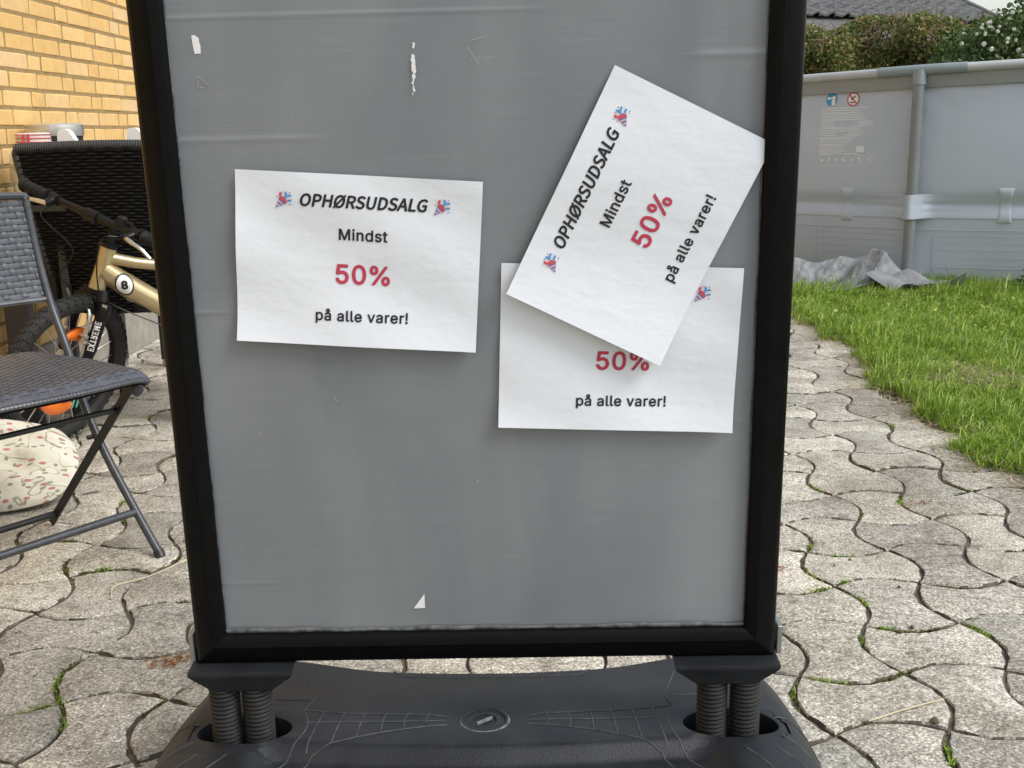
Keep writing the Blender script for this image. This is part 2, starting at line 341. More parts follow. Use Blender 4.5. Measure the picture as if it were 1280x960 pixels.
try:
    _fp = os.path.join(bpy.utils.system_resource('DATAFILES'), 'fonts', 'Inter.woff2')
    if os.path.exists(_fp): _font = bpy.data.fonts.load(_fp)
except Exception: _font = None
_caps = None
try:
    _fp = os.path.join(bpy.utils.system_resource('DATAFILES'), 'fonts', 'Noto Sans CJK Regular.woff2')
    if os.path.exists(_fp): _caps = bpy.data.fonts.load(_fp)
except Exception: _caps = None
def lettering(txt, width, shear=0, spacing=1.0, caps=False):
    """outline of a printed line of text, centred, scaled to a width; returns verts (k,2), faces, height"""
    cu = bpy.data.curves.new('lettering', 'FONT'); cu.body = txt; cu.space_character = spacing; cu.resolution_u = 3
    fnt = _caps if caps else _font
    if fnt: cu.font = fnt
    ob = bpy.data.objects.new('lettering', cu); COL.objects.link(ob); bpy.context.view_layer.update()
    me = ob.evaluated_get(bpy.context.evaluated_depsgraph_get()).to_mesh()
    v = np.array([x.co[:2] for x in me.vertices]); f = [list(p.vertices) for p in me.polygons]
    ob.to_mesh_clear(); bpy.data.objects.remove(ob); bpy.data.curves.remove(cu)
    lo, hi = v.min(0), v.max(0); s = width/(hi[0]-lo[0]); v[:, 0] = (v[:, 0]-(lo[0]+hi[0])/2)*s; v[:, 1] *= s; v[:, 0] += v[:, 1]*shear
    return v, f, s
def thick(v, f, bold, heavy=False):
    """heavier print: the outline repeated a hair's breadth aside, each copy a little deeper"""
    V, Fc, D = [], [], []; sh = [(0, 0)]
    if bold: sh += [(bold*math.cos(6.2832*k/8), bold*math.sin(6.2832*k/8)) for k in range(8)]
    if heavy: sh += [(bold*.5*math.cos(6.2832*k/6), bold*.5*math.sin(6.2832*k/6)) for k in range(6)]
    for k, (dx, dy) in enumerate(sh):
        o = len(V); V += [(x+dx, y+dy) for x, y in v]; D += [k*.00002]*len(v); Fc += [[i+o for i in q] for q in f]
    return V, Fc, D

# ================================================================== SETTING
g = MB(); g.add([(-400,-400,-.055),(400,-400,-.055),(400,400,-.055),(-400,400,-.055)], [[0,1,2,3]])
tag(g.build('ground', 'soil', smooth=False), kind='structure')

# ---- paving of wave-sided concrete stones
LX, LY, AMP = .190, .200, .036
PA = .045; PU = np.array([math.cos(PA), math.sin(PA)]); PV = np.array([-math.sin(PA), math.cos(PA)]); PO = np.array([.742, .478])
def paver_mesh(par, seed):
    """stone outline: sides bulge out left/right and in top/bottom (par=+1) or the other way round"""
    rr = random.Random(seed); n = 10; gap = .0019; out = []
    hx, hy = LX/2, LY/2
    for k in range(n): t = k/n; out.append((-hx+LX*t, -hy+par*AMP*math.sin(math.pi*t)))
    for k in range(n): t = k/n; out.append((hx+par*AMP*math.sin(math.pi*t), -hy+LY*t))
    for k in range(n): t = k/n; out.append((hx-LX*t, hy-par*AMP*math.sin(math.pi*t)))
    for k in range(n): t = k/n; out.append((-hx-par*AMP*math.sin(math.pi*t), hy-LY*t))
    o = np.array(out); k = len(o)
    tg = np.roll(o, -1, 0)-np.roll(o, 1, 0); nn = np.stack([tg[:, 1], -tg[:, 0]], 1); nn /= np.linalg.norm(nn, axis=1)[:, None]
    o = o-nn*gap
    wob = np.array([rr.choice((0,0,0,.0006,.0012,.0022)) for _ in range(k)])[:, None]
    b = MB(); vs = []
    for z, ins in ((-.05, .0), (-.005, 0.), (-.0012, .0022), (0, .0065)):
        q = o-nn*(ins+np.clip(wob, 0, 1)*(2 if z > -.04 else 0)); vs += [(x, y, z) for x, y in q]
    fs = []
    for r in range(3):
        for i in range(k): j = (i+1) % k; fs.append([r*k+i, r*k+j, (r+1)*k+j, (r+1)*k+i])
    fs.append([3*k+i for i in range(k)]); b.add(vs, fs); b.mi = [1]*k+[1 if rr.random() < .45 else 0 for _ in range(k)]+[0]*(len(fs)-2*k); return b
pv_mb = {(p, s): paver_mesh(p, s*7+p) for p in (1, -1) for s in range(4)}
pv_me = {k: b.build('paver', ['paver', 'soil'], data_only=True) for k, b in pv_mb.items()}
pavement = MB(); pavement.add([(-1.75,-6,-.008),(1.50,-6,-.008),(1.50,9,-.008),(-1.75,9,-.008)], [[0,1,2,3]])
pavement = tag(pavement.build('pavement', 'soil', smooth=False), kind='structure')
cells = []
for i in range(-24, 14):
    for j in range(-36, 46):
        c = PO+PU*(i+.5)*LX+PV*(j+.5)*LY
        lim = 1.53+.05*math.sin(c[1]*2.1)+.03*math.sin(c[1]*5.7+1)
        if not (-1.84 < c[0] < lim and -5.5 < c[1] < 8.5): continue
        x, y, d = in_view((c[0], c[1], 0))
        vis = d > 0 and -60 < x < 1340 and 150 < y < 1040 and not (285 < x < 925 and y < 800)
        par = 1 if (i+j) % 2 == 0 else -1
        cells.append((0 if vis else 1, d if vis else abs(d), c, par))
cells.sort(key=lambda q: (q[0], q[1]))
far = MB()
for k, (inv, d, c, par) in enumerate(cells):
    var = random.randrange(4); dz = random.uniform(-.0035, .001); tx, ty, tz = (random.gauss(0, .006) for _ in range(3))
    if k < 300 and not inv:
        o = link('paver', pv_me[(par, var)], pavement); o.location = (c[0]+random.gauss(0,.0009), c[1]+random.gauss(0,.0009), dz); o.rotation_euler = (tx, ty, PA+tz*.4)
    else:
        b = pv_mb[(par, var)]; ca, sa = math.cos(PA), math.sin(PA)
        far.add([(c[0]+x*ca-y*sa, c[1]+x*sa+y*ca, z+dz+tx*y-ty*x) for x, y, z in b.v], b.f); far.mi[-len(b.f):] = b.mi
tag(far.build('paver_field', ['paver', 'soil'], pavement), kind='stuff')

# ---- weeds, moss, straw and litter caught in the joints
def joint_point(i, t, vert, j=0):
    """a point on a joint line of the paving"""
    if vert: q = np.array([i*LX+AMP*((-1)**i)*math.sin(math.pi*t)*-1, t*LY])
    else: q = np.array([t*LX, i*LY+AMP*((-1)**i)*math.sin(math.pi*t)])
    return PO+PU*q[0]+PV*q[1]
mp, mh = [], []; gp, gh = [], []
for _ in range(210):
    i = random.randrange(-13, 5); t0 = random.uniform(-3, 22); vert = random.random() < .5
    if not vert: i, t0 = random.randrange(-3, 20), random.uniform(-13, 5)
    ln = random.uniform(.08, .5); tuft = random.random() < .16
    for k in range(int(ln*260)):
        p = joint_point(i, t0+random.random()*ln, vert)
        if p[0] > 1.5 or p[0] < -1.7: continue
        q = (p[0]+random.gauss(0,.0035), p[1]+random.gauss(0,.0035), -.007)
        mp.append(q); mh.append(random.uniform(.004,.011))
    if tuft:
        t1 = t0+random.random()*ln
        for k in range(random.randrange(10, 40)):
            p = joint_point(i, t1+random.gauss(0, .05), vert)
            if -1.7 < p[0] < 1.5: gp.append((p[0]+random.gauss(0,.004), p[1]+random.gauss(0,.004), -.006)); gh.append(random.uniform(.006,.017))
def snap(x, y):
    q = np.array([x, y])-PO; u, v = q@PU/LX, q@PV/LY; i, j = round(u), round(v)
    pa, pb = joint_point(i, v, True), joint_point(j, u, False)
    return pa if np.hypot(*(pa-[x, y])) < np.hypot(*(pb-[x, y])) else pb
def tuft_at(x, y, k, sp, h0, h1, P=gp, H=gh):
    for _ in range(k):
        p = snap(x+random.gauss(0,sp*1.6), y+random.gauss(0,sp*1.6)); P.append((p[0]+random.gauss(0,.003), p[1]+random.gauss(0,.003), -.006)); H.append(random.uniform(h0,h1))
def tuft_free(x, y, k, sp, h0, h1, P=gp, H=gh):
    for _ in range(k): P.append((x+random.gauss(0,sp), y+random.gauss(0,sp*.7), -.005)); H.append(random.uniform(h0,h1))
for x, y in ((.762,.62),(.70,.80),(.775,1.10),(.59,.42),(.95,.65),(.70,.20),(-.80,.35),(-.50,.60),(.735,.93),(-.93,1.02),(-.82,.49),(-.79,.42),(1.03,1.42),(.84,1.53)): (tuft_at(x, y, 34, .012, .007, .018), tuft_at(x, y, 60, .020, .004, .009, mp, mh))
tag(blades('moss', np.array(mp), np.array(mh), 1.2, .0022, 'moss'), 'low green moss grown into the joints between the concrete stones', 'moss', kind='stuff')
tag(blades('weeds', np.array(gp), np.array(gh), 1.0, .0016, 'grass'), 'small green weed tufts sprouting from the paving joints', 'weeds', kind='stuff')
k = 360; px = rng.uniform(-1.6, 1.5, k); py = rng.uniform(.1, 4.5, k)
P = np.stack([px, py, np.full(k, .004)], 1); a = rng.random(k)*6.3; U = np.stack([np.cos(a), np.sin(a), rng.normal(0,.05,k)], 1); W = np.stack([-np.sin(a), np.cos(a), np.zeros(k)], 1)
tag(cards('straw', P, U, W, rng.uniform(.004,.022,k), rng.uniform(.0006,.0012,k), 'straw'), 'dry straw stalks and clippings scattered over the paving', 'straw', kind='stuff')
q = []; [q.append((cx+random.gauss(0,s), cy+random.gauss(0,s*.7), .003)) for cx, cy, s, kk in ((-.62,.56,.022,130),(-1.13,.86,.02,70),(.62,.98,.02,45),(1.1,1.4,.03,40)) for _ in range(kk)]
q = np.array(q); k = len(q); U = rand_dirs(k, .5); W = unit(np.cross(U, rand_dirs(k)))
tag(cards('leaf_litter', q, U, W, rng.uniform(.003,.009,k), rng.uniform(.0008,.002,k), 'rust_litter'), 'rust-brown dried litter lying in the paving joints', 'litter', kind='stuff')
def stalk(pts, label):
    b = MB(); b.tube(spline(pts, 6), .0014, 5); tag(b.build('straw_stalk', simple('pale_straw', (.62,.55,.38), (.5,.43,.27), 40, .8)), label, 'straw')
stalk([(.625,.30,.004),(.70,.335,.006),(.775,.37,.004)], 'long pale straw stalk lying across a joint beside the sign base')
stalk([(-.72,1.06,.02),(-.80,.98,.004),(-.86,.93,.003),(-.845,.86,.004)], 'bent pale straw beside the foot of the slate folding chair')
b = MB(); b.grid(lambda u, v: (-.575+.028*u-.006*v+.004*math.sin(9*v), .155+.030*v, .004+.004*math.sin(4*u)*math.sin(3*v)+.003*u), 5, 5)
tag(b.build('paper_scrap', 'white', smooth=True), 'torn white paper scrap lying on the stones beside the black base', 'paper scrap')
for x, y, s in ((.80,1.02,.004),(.86,.86,.004),(.755,.985,.003),(.79,.64,.006),(.82,.66,.005),(.735,.30,.008),(1.01,.50,.005),(1.05,.49,.005),(.665,1.47,.011),(-.45,.70,.004)):
    b = MB(); b.lathe([(0,-s*.5),(s*.8,-s*.3),(s,.1*s),(s*.6,s*.6),(0,s*.75)], (0,0,0), 7); 
    for i_, w in enumerate(b.v): b.v[i_] = (w[0]*random.uniform(.8,1.2), w[1]*random.uniform(.8,1.2), w[2])
    o = b.build('pebble', 'white' if s > .01 else 'stem'); o.location = (x, y, s*.35)
    tag(o, 'small whitish pebble on the paving beside the lawn edge' if s > .01 else 'tiny dark pebble lying loose on the paving stones', 'pebble', 'loose pebbles on the paving')

# ---- lawn
lw = MB(); lw.grid(lambda u, v: (1.47+.05*math.sin((-2+14*v)*2.1)+.03*math.sin((-2+14*v)*5.7+1)+12*u**1.5, -2+14*v, -.008+.012*math.sin(3*u)*min(1,u*8)), 24, 90)
tag(lw.build('lawn', 'lawn_soil'), kind='structure')
def lawn_edge(y): return 1.47+.05*np.sin(y*2.1)+.03*np.sin(y*5.7+1)+.03*np.sin(y*13)+.018*np.sin(y*31+2)
k = 150000; y = 1.2+(rng.random(k)**.85)*5.2; e = lawn_edge(y); wid = np.clip(.62*(y+1.4)-e+.2, .1, 9); x = e-.035+rng.random(k)**1.15*wid+np.abs(rng.normal(0,.012,k))
keep = rng.random(k) < np.clip((x-e)*9+.55, 0, 1); x, y, e = x[keep], y[keep], e[keep]; k = len(x)
clump = .5+.5*np.sin(x*9+3*np.sin(y*5))*np.sin(y*11+2*np.sin(x*7)); H = (.024+.034*rng.random(k)+.045*rng.random(k)**6)*(.65+.85*clump)
H *= np.where(y > 4.9, 1.35, 1.0)
tag(blades('grass', np.stack([x, y, np.full(k, -.006)], 1), H, .9, .0020, 'grass'), 'bright green lawn grass beside the paving', 'grass', kind='stuff')
k = 120000; y = rng.uniform(-2, 10, k); x = lawn_edge(y)+rng.random(k)**1.2*6; keep = (y < 1.25) | (x > .60*(y+1.4)+.1) | (rng.random(k) < .12); x, y = x[keep], y[keep]; k = len(x)
tag(blades('grass', np.stack([x, y, np.full(k, -.006)], 1), .028+.035*rng.random(k), .9, .0032, 'grass'), 'sparser green lawn grass spreading around and behind the pool', 'grass', kind='stuff')
k = 5200; y = rng.uniform(1.2, 4.7, k); x = lawn_edge(y)+rng.normal(.0, .065, k); z = np.where(x > lawn_edge(y), .012, .003)+rng.random(k)*.006
P = np.stack([x, y, z], 1); hp = rng.normal(size=(1500,3))*np.array([.13,.12,.004])+np.array([1.80,2.75,.036]); P = np.vstack([P, hp]); k = len(P)
a = rng.random(k)*6.3; U = unit(np.stack([np.cos(a), np.sin(a), rng.normal(0,.22,k)], 1)); W = unit(np.cross(U, np.array([0,0,1.])))
tag(cards('grass_clippings', P, U, W, rng.uniform(.006,.028,k), rng.uniform(.0008,.002,k), 'straw'), 'dry straw-coloured grass clippings along the lawn edge', 'clippings', kind='stuff')
k = 2600; y = rng.uniform(1.6, 5.2, k); x = lawn_edge(y)+.05+rng.random(k)*2; P = np.stack([x, y, .02+.02*rng.random(k)], 1); U = rand_dirs(k, .35); W = unit(np.cross(U, rand_dirs(k, 1.5)))
tag(cards('lawn_weeds', P, U, W, rng.uniform(.008,.020,k), rng.uniform(.004,.009,k), 'grass'), 'broad-leaved weeds growing among the lawn grass', 'weeds', kind='stuff')

# ---- yellow brick house wall with rendered plinth
WX = -1.746; wall = empty('brick_wall', (WX, 2.87, 0))
tag(wall, 'yellow brick house wall with dark pointed joints on a grey rendered plinth', 'wall')
b = MB(); b.box((WX-.1480, 2.5, 1.42), (.29, 11, 2.40)); part(b, 'mortar_core', 'mortar', wall, False)
b = MB(); b.box((WX-.146, 2.5, .109), (.30, 11.02, .218), bev=.006); part(b, 'plinth', 'plinth', wall, False)
def brick_me(w, s):
    rr = random.Random(s); b = MB(); b.box((0,0,0), (.09, w, .0545), bev=.0035)
    b.v = [(x+rr.uniform(-.0012,.0012), y+rr.uniform(-.0012,.0012), z+rr.uniform(-.0008,.0008)) for x, y, z in b.v]; return b
bk = {(h, s): brick_me(.106 if h else .226, s) for h in (0, 1) for s in range(5)}; bk_me = {k: b.build('brick', 'brick', data_only=True, smooth=False) for k, b in bk.items()}
rest = MB(); bl = []
for row in range(-18, 20):                                   # row 0 has its lower edge at z = 1.352
    zc = 1.352-.0667*row+.0333+.0005
    if zc < .23: continue
    u = (0.0 if row % 2 == 0 else .308)-.6*8-.12*(random.random()-.5)*.05
    while u < 5.2:
        for w, h in ((.12, 1), (.24, 0), (.24, 0)):
            yc = 2.871+u+w/2; u += w
            if yc > 7.5 or yc < -2.9: continue
            px_, py_, d = in_view((WX, yc, zc)); vis = d > 0 and -25 < px_ < 230 and -25 < py_ < 470
            bl.append((0 if vis else 1, d, yc, zc, h))
bl.sort(key=lambda q: (q[0], q[1]))
for k, (inv, d, yc, zc, h) in enumerate(bl):
    s = random.randrange(5); xo = WX-.045+random.uniform(-.0015,.0020); yj = random.uniform(-.002,.002); tw = random.gauss(0,.004)
    if k < 300 and not inv:
        o = link('brick', bk_me[(h, s)], wall); o.matrix_parent_inverse = Matrix.Translation(-wall.location); o.location = (xo, yc+yj, zc); o.rotation_euler = (random.gauss(0,.005), 0, tw)
    else:
        c = bk[(h, s)]; rest.add([(x+xo, y_+yc+yj, z+zc) for x, y_, z in c.v], c.f)
if rest.v: tag(part(rest, 'brick_field', 'brick', wall, False), kind='stuff')

# ---- neighbouring house: tiled roof over white walls
TH = math.atan2(-.87, .5); dn = np.array([math.cos(TH), math.sin(TH)]); el = np.array([-dn[1]*-1, -dn[0]*1])  # dn: downslope on plan
el = np.array([dn[1], -dn[0]])                                   # along the eave, away to the left
PITCH = R(25); V0 = np.array([7.40, 18.0, 2.81]); sl = np.array([dn[0]*math.cos(PITCH), dn[1]*math.cos(PITCH), -math.sin(PITCH)]); ev = np.array([el[0], el[1], 0.]); nrm = np.cross(ev, sl); nrm = nrm*np.sign(nrm[2])
house = empty('neighbour_house', (V0[0], V0[1], 0)); tag(house, 'white neighbour house with a weathered grey tiled roof beyond the hedge', 'house')
b = MB(); A = lambda s_, t_, h_=0: V0+sl*s_+ev*t_+nrm*h_
b.add([A(-3.6,0,-.06),A(1.5,0,-.06),A(1.5,8,-.06),A(-3.6,8,-.06),A(-3.6,0,-.16),A(1.5,0,-.16),A(1.5,8,-.16),A(-3.6,8,-.16)], [[0,1,2,3],[7,6,5,4],[0,4,5,1],[1,5,6,2],[2,6,7,3],[3,7,4,0]])
roof = part(b, 'roof', 'tile', house, False)
tl = MB(); prof = [(-.16,.0),(-.13,.012),(-.09,.012),(-.03,.0),(.02,.004),(.06,.035),(.10,.05),(.135,.042),(.165,.008)]
vs = []
for s_ in (0, 1):
    for t_, h_ in prof: vs.append((s_*.40-.20, t_, h_+(.022 if s_ else 0)))
for t_, h_ in prof: vs.append((.20, t_, h_-.008))
n_p = len(prof); tl.add(vs, [[i, i+1, n_p+i+1, n_p+i] for i in range(n_p-1)]+[[n_p+i, n_p+i+1, 2*n_p+i+1, 2*n_p+i] for i in range(n_p-1)])
tl_me = tl.build('roof_tile', 'tile', data_only=True); mrot = Matrix(np.stack([sl, np.cross(nrm, sl), nrm], 1).tolist())
for cidx in range(26):
    for ridx in range(11):
        o = link('roof_tile', tl_me, roof); p = A(-3.0+ridx*.36, .16+cidx*.30)
        mm = mrot.to_4x4(); mm.translation = Vector(p); o.matrix_basis = mm
b = MB(); b.tube([A(-3.6,-.05,.03),A(1.5,-.05,.03)], .06, 8); part(b, 'verge_tile', 'tile', house)
c0 = A(.6,.35,-.3); c1 = A(.6,7.6,-.3); c2 = A(-7.5,7.6,0); c3 = A(-7.5,.35,0)
b = MB(); b.add([(c0[0],c0[1],0),(c1[0],c1[1],0),(c2[0],c2[1],0),(c3[0],c3[1],0),(c0[0],c0[1],c0[2]),(c1[0],c1[1],c1[2]),(c2[0],c2[1],c0[2]),(c3[0],c3[1],c0[2])], [[0,1,5,4],[1,2,6,5],[2,3,7,6],[3,0,4,7],[4,5,6,7]])
part(b, 'wall', 'render_white', house, False)

# ---- clipped hedge beyond the pool
hd = empty('hedge', (4.2, 12.8, 0)); tag(hd, 'browning clipped hedge with dry twigs on top beyond the pool rim', 'hedge')
def hedge_top(x): return 2.12+.06*np.sin(x*3.1)+.04*np.sin(x*7.7+1)+.03*(x-3.4)
k = 92000; x = rng.uniform(-3.2, 6.4, k); z = rng.random(k)**.6*hedge_top(x); keep = z > .25; x, z = x[keep], z[keep]; k = len(x)
y = 12.25+.14*np.sin(x*5+z*3)+.12*np.sin(x*11-z*7)+np.abs(rng.normal(0,.20,k))+np.clip(z-hedge_top(x)+.25,0,1)*1.2*rng.random(k)
U = rand_dirs(k); W = unit(np.cross(U, rand_dirs(k)))
rel(hd, cards('foliage', np.stack([x,y,z],1), U, W, rng.uniform(.018,.040,k), rng.uniform(.010,.019,k), 'hedge_leaf', hd))
core = MB(); core.grid(lambda u, v: (-3.2+9.6*u, 12.58+.1*math.sin(u*70+v*9), .0+1.82*v), 70, 12); core.grid(lambda u, v: (-3.2+9.6*u, 12.58+.8*v, 1.80+.03*math.sin(u*90)), 70, 3); part(core, 'inner_wood', 'stem', hd)
tw = MB()
for _ in range(1000):
    x0 = random.uniform(-3, 6.2); y0 = random.uniform(12.1, 12.9); zt = float(hedge_top(np.array(x0))); ln = random.uniform(.06,.24); a1 = random.gauss(0,.9); z0 = zt-random.uniform(.02,.36)
    tw.tube([(x0,y0,z0),(x0+ln*.5*math.sin(a1)*.8,y0-.04,z0+ln*.5*abs(math.cos(a1))),(x0+ln*math.sin(a1),y0-.05,z0+ln*abs(math.cos(a1))*.9)], [.006,.005,.003], 4)
tag(part(tw, 'twigs', 'twig', hd), kind='stuff')
# ---- white flowering rose bush
rb = empty('rose_bush', (5.3, 11.5, 0)); tag(rb, 'green rose bush dotted with white blossoms rising above the clipped hedge', 'bush')
k = 36000; c = rng.normal(size=(k,3)); c = unit(c)*(rng.random(k)**.45)[:,None]*np.array([1.25,.7,1.25])+np.array([5.78,11.4,1.25])
lob = (np.sin(c[:,0]*6+c[:,2]*5)+np.sin(c[:,2]*9-c[:,0]*4+1)); top = 2.02+.34*np.clip((c[:,0]-5.0)/.75,-.6,1)+.08*lob*.6; c = c[(c[:,2] > .6) & (c[:,2] < top+rng.normal(0,.04,k))]; k = len(c); U = rand_dirs(k); W = unit(np.cross(U, rand_dirs(k)))
rel(rb, cards('foliage', c, U, W, rng.uniform(.02,.045,k), rng.uniform(.012,.022,k), 'rose_leaf', rb))
st = MB()
for _ in range(34):
    a1 = random.random()*6.3; rr = random.uniform(.3,1.0); st.tube(spline([(5.75+.1*math.cos(a1),11.4+.1*math.sin(a1),0),(5.75+.4*rr*math.cos(a1),11.4+.3*math.sin(a1)*rr,1.0),(5.75+.95*rr*math.cos(a1),11.4+.5*math.sin(a1)*rr,random.uniform(1.6,2.1))],4), [.014]*4+[.009]*4+[.004], 5)
tag(part(st, 'stems', 'stem', rb), kind='stuff')
fl = []
for _ in range(60):
    x = random.uniform(4.75,6.1); zt = 1.98+.32*max(-.6,min(1,(x-5.0)/.75)); r_ = random.random(); z = zt-.6*r_*r_ if x < 5.5 else zt-random.uniform(.0,.75)
    if x > 5.5 and random.random() < .45: continue
    y0 = 10.82+random.uniform(-.05,.25); s = random.uniform(.010,.026)
    for _k in range(14): d = rand_dirs(1)[0]; fl.append((np.array([x,y0,z])+d*s*.7, d, s))
P = np.array([q[0] for q in fl]); D = np.array([q[1] for q in fl]); S = np.array([q[2] for q in fl]); U = unit(np.cross(D, rand_dirs(len(P)))); W = np.cross(D, U)
rel(rb, cards('blossoms', P, U, W, S*.75, S*.62, 'petal', rb))

# ================================================================== POOL
pool = empty('swimming_pool', (2.42, 5.45, 0)); tag(pool, 'grey above-ground swimming pool with tubular rim, upright post and printed warnings', 'pool')
NP, SIDE = 16, 1.2; BP = np.array([2.42, 5.45]); corners = {0: BP}
def edge_dir(k): a = R(-47+22.5*k); return np.array([math.cos(a), math.sin(a)])   # k-th side, side 0 ends at the corner 0
cs = [BP-edge_dir(0)*SIDE]; 
for k in range(NP): cs.append(cs[-1]+edge_dir(k)*SIDE)
cs = [np.array(c) for c in cs[:NP]]; cen = np.mean(cs, 0)
def ztop(p): return 1.270+.030*(p[0]-2.42)
for k in range(NP):
    A0, B0 = cs[k], cs[(k+1) % NP]; d = (B0-A0)/SIDE; nout = np.array([d[1], -d[0]])
    if nout @ ((A0+B0)/2-cen) < 0: nout = -nout
    za, zb = ztop(A0), ztop(B0)
    vis = k in (0, 1)
    def wallpt(u, v, off=0., A0=A0, d=d, nout=nout, za=za, zb=zb):
        t = u*SIDE; bul = .045*math.sin(math.pi*u)**1.0*math.sin(math.pi*min(1, v*1.02)*.9+.15)
        # strap pinches the wall; folds fan out from the top of the post
        bul -= .018*math.exp(-((v-.38)/.035)**2)*(.4+math.sin(math.pi*u))
        ed = min(u, 1-u); bul += .012*math.exp(-ed*9)*math.sin(38*(v+ed*.9))*math.exp(-((1-v)/.16)**2)
        p = A0+d*t+nout*(bul-.045+off); return (p[0], p[1], (za+(zb-za)*u-.01)*v+.004)
    b = MB(); b.grid(wallpt, 44 if vis else 8, 60 if vis else 10); part(b, 'liner_panel', 'liner', pool)
    b = MB(); b.grid(lambda u, v: wallpt(u, .925+.075*v, .020+.022*v), 16, 3); part(b, 'rim_sleeve', 'liner_dark', pool)
    b = MB(); b.tube([(*A0, za), (*B0, zb)], .027, 16); part(b, 'rim_tube', 'pool_steel', pool)
    if k in (15, 0, 1, 2):
        b = MB(); sg = .004; rr_ = rng.random(3)
        def strap(u, v, A0=A0, d=d, nout=nout, wallpt=wallpt):
            w_ = wallpt(u, .318+.115*v); ed = min(u, 1-u); o = max(0, .075*math.exp(-(ed/.055)**2)); wr = .004*math.sin(v*19+u*3)*math.exp(-ed*2)*(1-abs(2*v-1))
            w = np.array([w_[0], w_[1], 0])+np.array([*nout, 0])*(.005+o+wr+.012*(1-abs(2*v-1))*0); return (w[0], w[1], w_[2])
        b.grid(strap, 90, 14); b.grid(lambda u, v: tuple(np.array(strap(u, 0 if v < .5 else 1))-np.array([*nout, 0])*0), 1, 1) if False else None
        part(b, 'strap', 'liner', pool)
        for un in ((.63,) if k == 0 else (.43,) if k == 1 else (.5,)):
            b = MB()
            def clip(u, v, un=un, nout=nout, wallpt=wallpt):
                wd = .036*(1+.45*abs(2*v-1)**3); w_ = wallpt(un+(u-.5)*2*wd/SIDE, .29+.172*v); e_ = .015*(1-abs(2*u-1)**8)*(1-abs(2*v-1)**10)
                return (w_[0]+nout[0]*(e_-.004), w_[1]+nout[1]*(e_-.004), w_[2])
            b.grid(clip, 14, 18); part(b, 'strap_keeper', 'liner', pool)
        # welded seam lines and reinforcing rectangle low on the wall
        b = MB()
        def seam(u0, v0, u1, v1, w=.0035):
            pts = [np.array(wallpt(u0+(u1-u0)*t, v0+(v1-v0)*t, .003)) for t in np.linspace(0, 1, 26)]; b.tube(pts, w*.5, 4)
        seam(.01,.262,.99,.262); 
        if k == 1: seam(.108,.235,.108,.085); seam(.108,.235,.9,.235,.002); [seam(.108,v_,.9,v_,.0015) for v_ in (.205,.17,.135,.10)]; seam(.108,.085,.9,.085)
        if k == 0: seam(.45,.25,.45,.08,.002); [seam(.45,v_,.97,v_,.0015) for v_ in (.235,.205,.17,.135)]
        part(b, 'seam', 'liner', pool)
    if k in (0, 1, 2):
        e_prev = strap_end if k else None
        if k:
            kk = cs[k]; dq = (kk-cen)/np.linalg.norm(kk-cen); b = MB()
            def bridge(u, v, e0=e_prev, s1=strap, kk=kk, dq=dq):
                A_, C_ = np.array(e0(.95, v)), np.array(s1(.05, v)); mid = np.array([*(kk+dq*.078), (A_[2]+C_[2])/2]); a2 = (1-u)**2; c2 = u*u; ctl = mid*2-(A_+C_)/2
                return tuple(A_*a2+ctl*2*u*(1-u)+C_*c2+np.array([*dq, 0])*.004)
            b.grid(bridge, 18, 10); part(b, 'strap', 'liner', pool)
        strap_end = strap
    dpo = (cs[k]-cen); dpo /= np.linalg.norm(dpo); pt = cs[k]+dpo*.005
    b = MB(); b.tube([(*(pt+dpo*.03), -.03), (*(pt+dpo*.012), .55), (*pt, ztop(cs[k])-.02)], .034, 14); part(b, 'post', 'pool_post', pool)
    dprev = edge_dir(k-1); b = MB(); b.tube([(*(cs[k]-dprev*.26), ztop(cs[k]-dprev*.26)), (*cs[k], ztop(cs[k])), (*(cs[k]+d*.26), ztop(cs[k]+d*.26))], .0315, 16); b.tube([(*cs[k], ztop(cs[k])), (*pt, ztop(cs[k])-.085)], .040, 14); part(b, 'rim_joint', 'pool_joint', pool)
# warning print on the side left of the post
nl = np.array([edge_dir(0)[1], -edge_dir(0)[0]]);  nl = nl if nl @ ((cs[0]+cs[1])/2-cen) > 0 else -nl
def pp(s, z, off=.0):
    """point on the printed side: s metres back from the post, height z"""
    u = 1-s/SIDE; v = (z-.004)/(ztop(BP-edge_dir(0)*s)-.01); t = u*SIDE
    bul = .045*math.sin(math.pi*u)*math.sin(math.pi*min(1, v*1.02)*.9+.15); bul -= .018*math.exp(-((v-.38)/.035)**2)*(.4+math.sin(math.pi*u))
    p = cs[0]+edge_dir(0)*t+nl*(bul-.045+.0025+off); return (p[0], p[1], z)
def disc(s, z, r, mat, name, off=0., r0=0, n=28):
    b = MB(); vs = []; 
    for k in range(n): a = 6.2832*k/n; vs += [pp(s-r0*math.cos(a), z+r0*math.sin(a), off), pp(s-r*math.cos(a), z+r*math.sin(a), off)]
    b.add(vs, [[2*k, 2*k+1, (2*k+3) % (2*n), (2*k+2) % (2*n)] for k in range(n)]); return part(b, name, mat, pool, False)
def quadstrip(b, s0, z0, s1, z1, w, off=0.):
    dx, dz = s1-s0, z1-z0; L = math.hypot(dx, dz); ox, oz = -dz/L*w, dx/L*w
    b.add([pp(s0+ox,z0+oz,off), pp(s1+ox,z1+oz,off), pp(s1-ox,z1-oz,off), pp(s0-ox,z0-oz,off)], [[0,1,2,3]])
disc(.597,1.123,.040,'p_blue','blue_warning_disc'); disc(.580,1.130,.012,'decal_white','warning_figure',.001); disc(.617,1.128,.010,'decal_white','warning_figure',.001)
